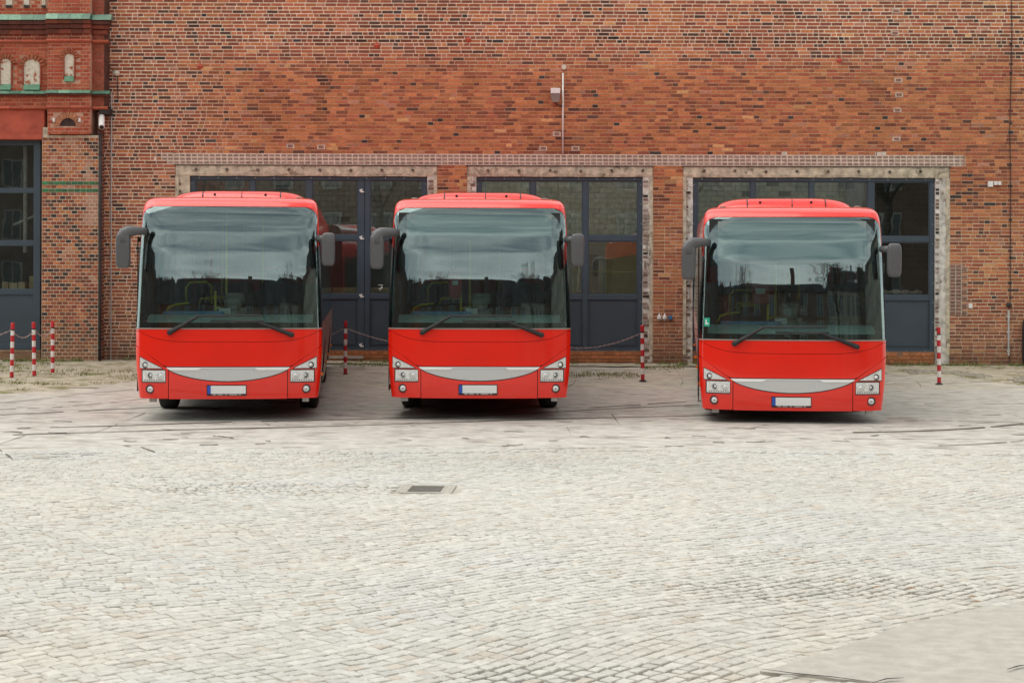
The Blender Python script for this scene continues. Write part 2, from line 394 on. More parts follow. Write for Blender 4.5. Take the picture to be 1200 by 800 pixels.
# old slabs in front of the depot --------------------------------------
slabs = empty('slab_pavement'); tag(slabs, kind='structure')
fb = MB()
fb.grid(lambda u, v, o: (-22 + 44 * u, 19.6 + 18.4 * v, apron(-22 + 44 * u, 19.6 + 18.4 * v) - .018), 50, 40)
fb.build('slab_bed', 'sand', slabs)
ys = [19.9]
while ys[-1] < 37.2: ys.append(min(ys[-1] + R.uniform(1.3, 2.5), 37.36))
nsl = 0
for k in range(len(ys) - 1):
    x = -19 + R.uniform(-1, 0)
    while x < 19:
        wd = R.uniform(1.6, 4.2); x1 = x + wd; y0, y1 = ys[k], ys[k + 1]
        gp = .002 + .002 * R.random()
        sk = .05 * (R.random() - .5)
        skb = .12 if k % 2 else -.05
        def e(xx, yy): return yy + .10 * sin(xx * .33 + k0(yy)) 
        def k0(yy): return yy * .7
        zt = R.uniform(-.002, .003)
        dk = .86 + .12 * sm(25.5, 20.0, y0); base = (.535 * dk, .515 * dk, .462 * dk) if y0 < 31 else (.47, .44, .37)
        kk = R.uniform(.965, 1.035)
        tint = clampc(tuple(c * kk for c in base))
        def f(u, v, o):
            X = x + .0008 + (wd - .0016) * u + sk * v
            yb = e(X, y0) if k else cob_end(X); yt = e(X, y1) if k < len(ys) - 2 else y1
            Yv = yb + gp + (yt - yb - 2 * gp) * v
            return (X, Yv, apron(X, Yv) + zt + .004 * fbm(X, Yv, 2) + o)
        if not (x1 < -7.3 and y0 > 29.2) and not (x > 8.6 and y0 > 30.8):
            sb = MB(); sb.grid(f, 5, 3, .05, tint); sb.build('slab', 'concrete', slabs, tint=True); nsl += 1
        x = x1
# grooves and dark curved lines across the slabs
def ribbon(name, pts, wdt, mat, parent, lift=.011, n=26, broken=0):
    mb = MB(); P3 = [(wx(px, gy(py)), gy(py)) for px, py in pts]
    def at(t):
        t *= len(P3) - 1; i = min(int(t), len(P3) - 2); f_ = t - i
        p0 = P3[max(i - 1, 0)]; p1 = P3[i]; p2 = P3[i + 1]; p3 = P3[min(i + 2, len(P3) - 1)]
        return tuple(.5 * (2 * p1[q] + (p2[q] - p0[q]) * f_ + (2 * p0[q] - 5 * p1[q] + 4 * p2[q] - p3[q]) * f_ ** 2 + (3 * p1[q] - p0[q] - 3 * p2[q] + p3[q]) * f_ ** 3) for q in (0, 1))
    for i in range(n):
        if R.random() < broken: continue
        a = at(i / n); b = at((i + 1) / n); wa = wdt * (.5 + fbm(i * .4, pts[0][1], 4)); wb = wdt * (.5 + fbm((i + 1) * .4, pts[0][1], 4))
        za = apron(*a) + lift; zb = apron(*b) + lift
        mb.add([(a[0], a[1] - wa, za), (b[0], b[1] - wb, zb), (b[0], b[1] + wb, zb), (a[0], a[1] + wa, za)], [(0, 1, 2, 3)])
    return mb.build(name, mat, parent)
LN = [([(0, 474), (60, 468), (110, 462), (165, 457)], .035), ([(0, 482), (80, 478), (150, 471), (210, 463), (240, 460)], .04), ([(0, 488), (100, 483), (200, 478), (280, 475), (360, 472)], .045),
      ([(20, 504), (120, 501), (230, 497), (380, 493), (560, 488), (700, 480), (820, 474)], .045), ([(0, 512), (120, 508), (250, 504), (400, 500), (620, 492), (840, 486)], .040),
      ([(690, 478), (780, 472), (850, 468)], .04), ([(1000, 506), (1080, 504), (1150, 500), (1200, 495)], .06), ([(1100, 521), (1150, 519), (1200, 515)], .03),
      ([(1040, 490), (1110, 492), (1200, 494)], .022), ([(0, 529), (12, 537), (18, 540), (46, 538), (110, 534)], .02), ([(165, 525), (172, 528), (182, 531)], .03),
      ([(380, 486), (430, 489), (520, 491)], .02), ([(250, 512), (262, 513), (275, 515)], .03), ([(668, 438), (660, 448), (640, 456)], .05), ([(676, 440), (672, 450), (650, 460)], .05),
      ([(600, 527), (700, 525), (760, 524)], .012), ([(1040, 440), (1072, 446), (1080, 452)], .03), ([(792, 438), (800, 446), (798, 452)], .03)]
for p_, w_ in LN: ribbon('groove', p_, w_, 'seam', slabs, broken=.10)
# short chips and stains on the slabs
for i in range(85):
    px = R.uniform(0, 1200); py = R.uniform(462, 526); l_ = R.uniform(5, 24)
    ribbon('groove', [(px, py), (px + l_ * .5, py + R.uniform(-.8, .8)), (px + l_, py + R.uniform(-1, 1))], R.uniform(.010, .035), 'seam', slabs, .0125, n=5)

# trodden verge with weeds, left and right ----------------------------------
def verge(name, fn_near, x0, x1, kind='structure', mat='verge'):
    mb = MB()
    def f(u, v, o):
        X = x0 + (x1 - x0) * u; yn = fn_near(X); Y = yn + (WALL + .0 - yn) * v
        return (X, Y, apron(X, Y) - .022 + .038 * min(1, v * 12) + .025 * fbm(X * 1.3, Y * 1.3, 8) * min(1, v * 6) * min(1, 12 * min(u, 1 - u)))
    mb.grid(f, 70, 34); return tag(mb.build(name, mat, smooth=True), kind=kind)
def nearL(x): return 29.3 + 4.6 * sm(-9.2, -6.2, x) + .25 * sin(x * 2.1) + .12 * sin(x * 5) + .9 * sm(-8, -12, x) * -.6
def nearR(x): return 35.2 - 4.2 * sm(7.6, 11.5, x) + .2 * sin(x * 2.3) + .1 * sin(x * 6.1)
verge('verge', nearL, -22, -5.9)
vr = verge('verge', nearR, 7.6, 20, mat='verge')
# narrow strip of earth along the wall
mb = MB()
mb.grid(lambda u, v, o: (-6 + 14 * u, 36.75 + .10 * sin(u * 40) + .07 * sin(u * 93) + (.65 - .10 * sin(u * 40)) * v, apron(-6 + 14 * u, 37.2) + .02 + .03 * v), 90, 3)
tag(mb.build('earth_strip', 'verge', smooth=True), kind='structure')
# small setts on the right path, partly buried
pv = MB(); ar = empty('side_path'); tag(ar, kind='structure')
y = 32.2
while y < 36.6:
    x = 8.0 + R.uniform(0, .1)
    while x < 13.5:
        wd = R.uniform(.12, .2)
        if y > nearR(x) + .15 and fbm(x * .9, y * .9, 31) < .63 and y < 35.6 + .5 * sin(x):
            z = apron(x, y) + .016 + .025 * fbm(x * 1.3, y * 1.3, 8)
            pv.box(x + .008, x + wd - .008, y + .008, y + .14, z - .04, z + .012 + R.uniform(0, .004), jit((.40, .37, .30), .15))
        x += wd
    y += .15
tag(pv.build('path_setts', 'sett', ar, tint=True), kind='stuff')

# grass tufts and weeds
gr = MB()
def blade(x, y, z, h, lean, az, wd, tint):
    dx, dy = cos(az), sin(az)
    gr.add([(x - dy * wd, y + dx * wd, z), (x + dy * wd, y - dx * wd, z), (x + dx * lean, y + dy * lean, z + h)], [(0, 1, 2)], tint)
def tuft(x, y, h, nb, spread, cols=((.13, .16, .035), (.20, .21, .06), (.28, .25, .10))):
    z = apron(x, y) + .02
    for _ in range(nb):
        a = R.uniform(0, 6.28); r_ = spread * sqrt(R.random()); hh = h * R.uniform(.4, 1)
        blade(x + r_ * cos(a), y + r_ * sin(a), z, hh, hh * R.uniform(.3, 1.2), R.uniform(0, 6.28), R.uniform(.005, .012), jit(R.choice(cols), .2))
for i in range(1500):
    x = R.uniform(-13.5, -6.2); y = R.uniform(29.4, 37.2)
    if y < nearL(x) + .1: continue
    dens = fbm(x * .6, y * 1.1, 40)
    if y > 35.3 and dens < .62: continue
    if dens > .45: tuft(x, y, R.uniform(.03, .07), 14, .14)
for i in range(420):
    x = R.uniform(-12, 13.5); y = WALL - .12 - abs(R.gauss(0, .10))
    if x < -8.7: y -= .5
    if fbm(x * 1.1, 3, 44) < .38: continue
    tuft(x, y, R.uniform(.05, .13), 16, .10, ((.10, .17, .03), (.15, .19, .05), (.24, .22, .09)))
for i in range(700):
    x = R.uniform(7.8, 13.8); y = R.uniform(31.5, 37.1)
    if y > nearR(x) and fbm(x * .7, y * 1.4, 47) > .54: tuft(x, y, R.uniform(.03, .06), 12, .12)
for px0, px1, py in ((180, 200, 444), (665, 750, 443), (395, 470, 436), (755, 800, 437)):
    for i in range(int((px1 - px0) * 1.2)):
        py_ = py + R.gauss(0, 1.2); Y = gy(py_); tuft(wx(R.uniform(px0, px1), Y), Y, .04, 8, .10)
tag(gr.build('grass', 'grass', tint=True), kind='stuff')
# leaves and tiny litter by the kerb
lf = MB()
for px, py in ((1068, 690), (1140, 700), (1028, 689), (190, 565), (1145, 706)):
    Y = gy(py); X = wx(px, Y)
    lf.add([(X - .04, Y, .012), (X, Y - .02, .018), (X + .04, Y + .01, .014), (X + .01, Y + .03, .02)], [(0, 1, 2, 3)], (.26, .15, .08))
tag(lf.build('fallen_leaf', 'grass', tint=True), 'small dry brown leaves scattered on the pale cobbles', 'leaves', kind='stuff')

# drain grate ----------------------------------------------------------
dr = empty('drain_grate', (DR[1], DR[0], -.012), radians(-3)); tag(dr, 'grey metal drain cover with slotted middle sunk in the pale cobbles', 'drain')
z0 = hollow(DR[1], DR[0]) + .012
mb = MB()
for x0, x1, y0, y1 in ((-.27, .27, -.31, -.25), (-.27, .27, .25, .31), (-.27, -.235, -.25, .25), (.235, .27, -.25, .25), (-.185, -.16, -.25, .25), (.16, .185, -.25, .25)):
    mb.box(x0, x1, y0, y1, z0 - .05, z0 + .008)
mb.build('frame', 'grate' if 0 else 'patchc', dr, bevel=.004)
for i in range(11):
    mb = MB(); y = -.235 + i * .047; mb.box(-.158, .158, y - .014, y + .014, z0 - .03, z0 + .004); mb.build('bar', 'grate', dr)
mb = MB(); mb.box(-.234, .234, -.25, .25, z0 - .06, z0 - .032); mb.build('pit', 'darkgap', dr)
mb = MB(); mb.box(-.235, -.186, -.25, .25, z0 - .03, z0 + .006); mb.build('side_plate', 'patchc', dr)
mb = MB(); mb.box(.186, .235, -.25, .25, z0 - .03, z0 + .006); mb.build('side_plate', 'patchc', dr)

# ================================================================== DEPOT BUILDING
depot = empty('depot_building', (0, WALL, 0)); tag(depot, 'old red brick depot hall with three wide blue grey glazed gates behind the buses', 'building')
ROW = .077; ZOFF = .021
OPEN = [(wx(205), wx(512), 4.395), (wx(547), wx(765), 4.395), (wx(800), wx(1113), 4.395)]
INN = [(wx(222), wx(500)), (wx(558), wx(753)), (wx(812), wx(1096))]
XL, XR, ZT = -9.6, 14.2, 8.9
wallm = MB()
def mcol(x, z):
    px, py = 600 + x / WALL * F, 322 - (z - H) / WALL * F
    pale = 1 - sm(40, 100, py) * (1 - sm(185, 300, py) * .55)
    pale = max(pale, .95 * sm(330, 130, px)); pale = max(pale, .5 * sm(1130, 1190, px) * sm(250, 60, py))
    if 70 < py < 200 and 1080 < px < 1180: pale *= .4
    pale *= .62 + .6 * fbm(x * .8, z * 1.4, 50); pale = min(1, pale)
    a = (.55, .35, .225); b = (.80, .70, .55)
    c = tuple(a[i] * (1 - pale) + b[i] * pale for i in range(3))
    dirt = sm(395, 430, py) * .7; c = tuple(v * (1 - dirt) + q * dirt for v, q in zip(c, (.16, .14, .09)))
    return c
def wall_grid(x0, x1, z0, z1):
    nx = max(1, int((x1 - x0) / .3)); nz = max(1, int((z1 - z0) / .25))
    vs = [(x0 + (x1 - x0) * i / nx, 0, z0 + (z1 - z0) * j / nz) for j in range(nz + 1) for i in range(nx + 1)]
    o = len(wallm.v); wallm.v += vs; wallm.t += [mcol(v[0], v[2]) for v in vs]
    for j in range(nz):
        for i in range(nx):
            a = o + j * (nx + 1) + i; wallm.f.append((a, a + 1, a + nx + 2, a + nx + 1)); wallm.m.append(0)
segs = [XL] + [v for o in OPEN for v in o[:2]] + [XR]
for i in range(0, len(segs), 2): wall_grid(segs[i], segs[i + 1], -.3, 4.395)
wall_grid(XL, XR, 4.395, ZT)
# real thickness: reveals, back and top
for x0, x1, zt in OPEN:
    wallm.box(x0 - .4, x0, .001, .42, -.3, zt, (.35, .3, .25)); wallm.box(x1, x1 + .4, .001, .42, -.3, zt, (.35, .3, .25)); wallm.box(x0, x1, .001, .42, zt, zt + .3, (.35, .3, .25))
wallm.box(XL, XR, .43, .48, 4.396, ZT, (.3, .2, .15)); wallm.box(XL, XR, .0, .5, ZT + .001, ZT + .08, (.3, .27, .22))
wall = wallm.build('wall', 'mortar', depot, tint=True)
wall.data.materials[0] = M['mortar']

BR = {'red': (.350, .113, .058), 'orange': (.445, .172, .073), 'brown': (.225, .080, .048), 'dark': (.105, .055, .042), 'navy': (.055, .050, .052),
      'ochre': (.54, .29, .125), 'pink': (.40, .185, .12), 'deep': (.29, .078, .044)}
def bcol(x, z):
    px, py = 600 + x / WALL * F, 322 - (z - H) / WALL * F
    r_ = R.random(); n1 = fbm(x * .45, z * .8, 60)
    if py < 75 or px < 230: W = dict(red=.38, orange=.18, brown=.25, dark=.14, navy=.015, ochre=.015, pink=.05)
    elif py < 185: W = dict(red=.32, orange=.44, brown=.15, dark=.03, navy=.006, ochre=.012, pink=.04)
    else: W = dict(red=.42, orange=.30, brown=.18, dark=.05, navy=.005, ochre=.012, pink=.035)
    if 765 < px < 800: W = dict(red=.3, orange=.6, brown=.08, ochre=.02)
    if n1 > .62: W['dark'] = W.get('dark', 0) + .12
    if n1 < .38: W['orange'] = W.get('orange', 0) + .25
    if 75 < py < 135 and 1085 < px < 1185: W = dict(deep=.3, orange=.4, red=.3)
    tot = sum(W.values()); r_ *= tot
    for k, v in W.items():
        r_ -= v
        if r_ <= 0: break
    c = jit(tuple(v * 1.09 for v in BR[k]), .22)
    if R.random() < .012: c = jit(BR['navy'], .2)
    rowdark = max(0, fbm(x * 2.2, z * .35, 63) - .60) * 1.6 + max(0, fbm(x * .9, z * .9, 64) - .66) * 1.5
    if 360 < px and 46 < py < 54: rowdark = .75 * fbm(x * .9, 1, 62)
    if 36 * 0 + 1 and abs(py - 170) < 12 and abs(px - 650) < 45: rowdark = .45 * R.random()
    dirt = sm(330, 430, py) * (.30 + .5 * fbm(x * .7, z * 2, 66))
    if px < 330: dirt = max(dirt, sm(290, 400, py) * fbm(x * 1.2, z * 1.2, 67) * 1.1)
    dirt = min(dirt, .8) 
    c = tuple(v * (1 - rowdark) for v in c)
    dc = (.17, .105, .075) if py < 418 else (.10, .075, .05)
    c = tuple(v * (1 - dirt) + q * dirt for v, q in zip(c, dc))
    return clampc(c)
singles = []; bulk = MB()
def put_brick(x0, x1, z0, z1, proud, tint):
    px0, px1 = 600 + x0 / WALL * F, 600 + x1 / WALL * F; py = 322 - (z0 - H) / WALL * F
    vis = px0 > 4 and px1 < 1196 and 4 < py < 425 and not any(a < px1 and px0 < b and py > t for a, b, t in ((135, 392, 222), (432, 688, 224), (798, 1056, 228))) and (py < 178 or py > 196)
    if vis and (x1 - x0) > .235: singles.append((x0, x1, z0, z1, proud, tint))
    else: bulk.box(x0, x1, -proud, .03, z0, z1, tint, back=False)
nrows = int((ZT - ZOFF) / ROW)
for r in range(-3, nrows):
    z0 = ZOFF + r * ROW; z1 = z0 + .065
    ints = [(XL, XR)]
    if z0 < 4.39: ints = [(segs[i], segs[i + 1]) for i in range(0, len(segs), 2)]
    band = r in (57, 58, 59)
    mode = R.random()
    for (a, b) in ints:
        x = a + (R.uniform(-.12, 0) if a == XL else 0)
        st = r % 2; k = 0
        while x < b - .02:
            px = 600 + x / WALL * F; py = 322 - (z0 - H) / WALL * F
            loose = 1 - sm(60, 95, py) * sm(230, 330, px) * (1 - .6 * sm(200, 300, py))     # crisp joints at top and left, smeared elsewhere
            inband = band and wx(185) + (r % 2) * .12 - (.1 if r == 59 else 0) < x < wx(1128)
            k += 1
            if inband: wd = .128; hj = .026
            else:
                hj = .009 + .008 * loose
                if loose > .7: wd = .245 if (k + st) % 3 == 0 or (mode < .35) else .118
                else: wd = .250 if R.random() < .56 else .120
                if R.random() < .05: wd *= .75
                if R.random() < .05 * loose: wd *= 1.1
            x1 = min(x + wd, b)
            if x1 > b - .05: x1 = b
            if x1 - x > .03:
                xs, xe = max(x, a) + hj / 2, x1 - hj / 2
                if x1 == b and b != XR: xe = b - .002
                if inband:
                    c = jit((.33, .225, .18), .14)
                    if R.random() < .15: c = jit((.27, .17, .14), .1)
                    bulk.box(xs, xe, -.008, .03, z0 + .010, z1 - .008, c, back=False)
                elif xe > xs:
                    zz = R.uniform(-.0015, .0015); short = .0045 + .0035 * loose
                    bc = bcol((xs + xe) / 2, z0)
                    if xe - xs > .2 and max(bc) < .16 and R.random() < .65: bc = bcol((xs + xe) / 2, z0)
                    put_brick(xs, xe, z0 + zz + short, z1 + zz - short * .3, .003 + R.uniform(0, .005), bc)
            x = x1 + (0 if x1 < b else 1)
# pale flush mortar behind the lintel band
lb = MB(); lb.box(wx(180), wx(1128), -.0035, .0, ZOFF + 57 * ROW - .010, ZOFF + 60 * ROW, (.68, .59, .49)); 
for px in (200, 208, 900, 916, 940, 957, 1007, 1021, 1032, 1075): lb.box(wx(px - 6), wx(px + 6), -.0035, 0, ZOFF + 60 * ROW - .002, ZOFF + 61 * ROW - .01, (.66, .58, .49))
lb.build('pale_pointing', 'mortar', wall, tint=True)
# isolated pale framed bricks (old anchor holes)
pb = MB()
for px, py in ((1048, 38), (1049, 12), (1052, 93), (1053, 110), (1051, 128), (1050, 162), (652, 97 + 60), (636, 174), (674, 174), (340, 172), (376, 173)):
    x, z = wx(px), wz(py); pb.box(x - .085, x + .085, -.0145, 0, z - .048, z + .048, (.55, .48, .40)); pb.box(x - .055, x + .055, -.0175, -.015, z - .030, z + .030, (.30, .16, .12))
tag(pb.build('filled_holes', 'mortar', wall, tint=True), kind='stuff')
singles.sort(key=lambda s: abs((s[0] + s[1]) / 2 - .2) + abs(s[2] - 2.05) * .6)
for s_ in singles[:300]:
    mb = MB(); mb.box(s_[0], s_[1], -s_[4], .03, s_[2], s_[3], s_[5], back=False); mb.build('brick', 'brick', wall, tint=True)
for s_ in singles[300:]: bulk.box(s_[0], s_[1], -s_[4], .03, s_[2], s_[3], s_[5], back=False)
tag(bulk.build('bricks', 'brick', wall, tint=True), kind='stuff')

# dark sooty lines of corroded courses
# surrounds -------------------------------------------------------------
for oi, ((x0, x1, zt), (i0, i1)) in enumerate(zip(OPEN, INN)):
    ti = wz(206.5)
    s = MB()
    def lint(u, v, o, x0=x0, x1=x1, ti=ti):
        X = x0 + .01 + (x1 - x0 - .02) * u; Z = ti + (4.385 - ti) * v
        return (X, .012 - .018 * fbm(X * 4, Z * 6, 70 + oi) + (.012 if v in (0, 1) else 0) - o, Z - (.022 * fbm(X * 3, 0, 72) if v == 0 else 0))
    s.grid(lint, int((x1 - x0) * 9), 5, .12); s.build('lintel', 'stone', depot)
    ir = MB(); ir.box(x0 - .03, x1 + .03, -.020, .02, 4.386, 4.398); ir.build('lintel_edge', 'iron', depot)
    bo = MB(); xx = x0 + .45
    while xx < x1 - .2:
        bo.lathe([(-.005, .002), (-.005, .022), (-.02, .03), (-.06, .03)][::-1], (xx, .02, 4.285 + R.uniform(-.01, .01)), 'y', 8); xx += .665
    bo.build('anchor_bolt', 'iron', depot)
    for sd_, (a, b) in enumerate(((x0, i0), (i1, x1))):
        c = MB()
        def colm(u, v, o, a=a, b=b, sd_=sd_):
            X = a + .004 + (b - a - .008) * u; Z = -.2 + (ti + .2 - .002) * v
            return (X, .035 - .025 * fbm(X * 7, Z * 4, 80 + oi) - o, Z)
        c.grid(colm, 5, 70, .10); c.build('jamb', 'greywash' if (oi, sd_) != (0, 0) else 'stone', depot)
        t = MB()
        outer = (a < (x0 + x1) / 2)
        for r in range(0, int(ti / ROW) - 1):
            if R.random() < .22: continue
            z0 = ZOFF + r * ROW
            off = .0 if outer else (b - a) - .19
            xa = a + off + (.02 if r % 2 else .005); wd = .10 if R.random() < .6 else .15
            if oi == 1 and sd_ == 1: xa = a + .01
            if oi == 2 and sd_ == 1: xa = a + .01; wd = .07
            tint = jit((.36, .29, .24), .2) if R.random() < .6 else jit((.20, .13, .10), .3)
            if R.random() < .08: tint = (.05, .04, .035)
            t.box(xa, xa + wd, .012 - R.uniform(0, .004), .05, z0 + .008, z0 + .058, tint, back=False)
        tag(t.build('jamb_bricks', 'brick', depot, tint=True), kind='stuff')
        # weathered strip nearest the brickwork
        q = MB(); xs = (a + .003 if outer else b - .075); q.box(xs + .0, xs + .072, -.004, .06, .35 if oi else .5, ti - .02); q.build('render_strip', 'stone', depot)
# pale toothed repair beside the third gate
tb = MB()
for r in range(27, 41):
    z0 = ZOFF + r * ROW - .9; xa = wx(1113) + .0; n_ = 2 if r % 2 else 1
    for k in range(n_ + 1): tb.box(xa + k * .125 + .01, xa + k * .125 + .112, -.014, .0, z0 + .25 * ROW + .006, z0 + .25 * ROW + .064, jit((.24, .13, .10), .2), back=False)
    tb.box(xa, xa + (n_ + 1) * .125 + .01, -.0125, 0, z0 + .25 * ROW - .003, z0 + .25 * ROW + .0745, (.46, .39, .31), back=False)
tag(tb.build('pale_repair', 'brick', depot, tint=True), kind='stuff')

# plinths beneath the gates
for oi, (i0, i1) in enumerate(INN):
    p = MB(); p.box(i0, i1, .05, .4, -.3, .427, (.26, .16, .11)); p.build('plinth', 'mortar', depot, tint=True)
    q = MB()
    for r in range(-1, 5):
        z0 = ZOFF + .005 + r * ROW; x = i0 + R.uniform(-.1, 0)
        while x < i1 - .03:
            wd = .25 if (r % 2) else .125; x1 = min(x + wd, i1)
            if R.random() < .95:
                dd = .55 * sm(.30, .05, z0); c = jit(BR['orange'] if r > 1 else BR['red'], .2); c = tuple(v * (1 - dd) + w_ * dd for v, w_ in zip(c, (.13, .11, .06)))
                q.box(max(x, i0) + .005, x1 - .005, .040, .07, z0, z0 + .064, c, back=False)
            x = x1
    tag(q.build('plinth_bricks', 'brick', depot, tint=True), kind='stuff')

# gates ------------------------------------------------------------------
ZT_, Z1, Z2, Z3, Z4, ZB = wz(206.5), wz(211.5), wz(276), wz(282), wz(345), wz(410)
def gate(i0, i1, bars, label, doors=()):
    g_ = empty('glazed_gate', (0, 0, 0)); g_.parent = depot; g_['label'] = label
    fr = MB(); y0, y1 = .09, .17
    fr.box(i0 + .002, i1 - .002, y0 - .015, y1, Z1, ZT_ - .004); fr.box(i0 + .002, i0 + .10, y0, y1, ZB, Z1 - .001); fr.box(i1 - .10, i1 - .002, y0, y1, ZB, Z1 - .001)
    fr.box(i0 + .1, i1 - .1, y0 + .004, y1 - .004, Z3, Z2); fr.box(i0 + .1, i1 - .1, y0 + .004, y1 - .004, wz(351), Z4); fr.box(i0 + .002, i1 - .002, y0 - .03, y1, ZB - .03, ZB + .045)
    fr.build('frame', 'frame', g_, bevel=.006)
    vb = [i0 + .1]
    for a, b in bars:
        m_ = MB(); m_.box(wx(a), wx(b), y0 - .004, y1 + .004, ZB + .046, Z1 - .001); m_.build('mullion', 'frame', g_, bevel=.005); vb += [wx(a), wx(b)]
    vb.append(i1 - .1)
    for i in range(0, len(vb), 2):
        a, b = vb[i], vb[i + 1]
        for (zb, zt) in ((Z2, Z1), (Z4, Z3)):
            p = MB(); p.box(a - .004, b + .004, .128, .136, zb - .004, zt + .004); p.build('pane', 'pane', g_)
            be = MB()
            for q in ((a, a + .022, zb, zt), (b - .022, b, zb, zt), (a + .022, b - .022, zb, zb + .022), (a + .022, b - .022, zt - .022, zt)): be.box(q[0], q[1], .108, .127, q[2], q[3])
            be.build('glazing_bead', 'frame', g_)
        p = MB(); p.box(a, b, .125, .15, ZB + .045, wz(351)); p.box(a + .05, b - .05, .115, .1249, ZB + .10, wz(351) - .05); p.build('panel', 'panelpaint', g_, bevel=.006)
    rv = MB(); x = i0 + .2
    while x < i1 - .1: rv.box(x - .008, x + .008, y0 - .019, y0 - .0151, (Z1 + ZT_) / 2 - .008, (Z1 + ZT_) / 2 + .008); rv.box(x - .006, x + .006, y0 - .035, y0 - .0301, ZB + .002, ZB + .014); x += .40
    z = ZB + .2
    while z < Z1:
        for xx in (i0 + .03, i1 - .03): rv.box(xx - .007, xx + .007, y0 - .004, y0 - .0002, z - .007, z + .007)
        z += .42
    rv.build('screws', 'rivet', g_)['kind'] = 'stuff'
    return g_
gA = gate(*INN[0], [(292, 298), (358, 365), (419, 426.5), (427, 433)], 'leftmost blue grey glazed gate with a hinged door leaf')
gB = gate(*INN[1], [(621, 627), (683, 689)], 'middle blue grey glazed gate with pale room behind')
gC = gate(*INN[2], [(880, 885), (949, 954), (1018, 1025)], 'rightmost blue grey glazed gate with dark panes')
for py in (224, 279, 347, 405):
    h = MB(); x, z = wx(423.5), wz(py)
    h.lathe([(-.04, .001), (-.04, .016), (.04, .016), (.04, .001)], (x, .07, z), 'z', 8); h.box(x - .05, x - .012, .060, .083, z - .012, z + .03); h.box(x - .03, x + .05, .058, .083, z - .035, z - .01)
    h.build('hinge', 'whitepl', gA)
sl = MB(); sl.box(wx(300), wx(426), .02, .25, .24, .30); sl.build('threshold', 'patchc', depot)
fig = MB(); x, z = wx(443), wz(341)
for a, b in (((0, .12), (.09, .12)), ((.09, .12), (.03, 0)), ((.0, .04), (.10, .06))): fig.tube([(x + a[0], .124, z + a[1]), (x + b[0], .124, z + b[1])], .007, 5)
fig.build('painted_mark', 'whitepl', gA)

# rooms behind the gates (tops opened to let daylight in, right bay roofed)
rooms = empty('gate_rooms', (0, WALL, 0)); rooms.parent = None
tag(rooms, 'dim rooms with pale block walls seen through the gate panes', 'room')
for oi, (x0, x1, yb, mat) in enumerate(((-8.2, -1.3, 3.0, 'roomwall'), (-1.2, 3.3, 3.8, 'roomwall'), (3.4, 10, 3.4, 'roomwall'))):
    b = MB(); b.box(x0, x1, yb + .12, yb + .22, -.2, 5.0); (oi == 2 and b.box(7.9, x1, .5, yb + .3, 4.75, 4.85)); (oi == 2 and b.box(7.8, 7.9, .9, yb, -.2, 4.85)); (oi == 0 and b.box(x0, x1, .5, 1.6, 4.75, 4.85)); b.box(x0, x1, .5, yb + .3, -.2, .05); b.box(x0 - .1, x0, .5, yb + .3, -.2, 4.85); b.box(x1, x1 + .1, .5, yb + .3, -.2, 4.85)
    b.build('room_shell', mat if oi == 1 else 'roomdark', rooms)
    q = MB(); r = 0; z = 2.9 if oi != 2 else 2.2
    while z < 4.7:
        x = x0 + (.13 if r % 2 else 0)
        while x < x1:
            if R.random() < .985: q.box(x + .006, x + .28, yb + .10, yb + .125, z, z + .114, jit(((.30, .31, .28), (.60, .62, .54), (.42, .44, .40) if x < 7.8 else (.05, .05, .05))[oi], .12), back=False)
            x += .286
        z += .122; r += 1
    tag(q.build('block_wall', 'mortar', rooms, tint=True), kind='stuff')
q = MB(); q.box(-1.1, 3.2, 3.0, 3.4, 2.75, 2.95); q.build('beam', 'patchc', rooms)
q = MB(); q.box(2.15, 3.1, 2.4, 2.5, .0, 2.9); q.build('screen', 'ochre', rooms)
q = MB(); q.box(1.35, 1.6, .9, 1.0, 1.2, 2.6); q.build('board', 'wood', rooms)
q = MB(); q.box(1.68, 1.9, 1.0, 1.1, 1.7, 2.5); q.box(1.68, 1.95, .8, 1.1, 1.0, 1.68); q.build('cabinet', 'greypl', rooms)
q = MB(); q.tube([(1.85, .7, 1.4), (1.60, .75, 2.3)], .015, 6); q.tube([(1.35, .7, 2.12), (2.7, .8, 2.12)], .012, 6); q.build('rod', 'ochre', rooms)
q = MB()
for i in range(14): x = 8.0 + i * .07; q.blob((x, .6, wz(345) + .05), (.06, .05, .035 + .05 * R.random()), 2, 8, 5)
q.build('oddments', 'greypl', rooms)
q = MB(); q.box(wx(385), wx(480), .9, 1.3, .9, wz(338)); q.build('crate', 'wood', rooms)

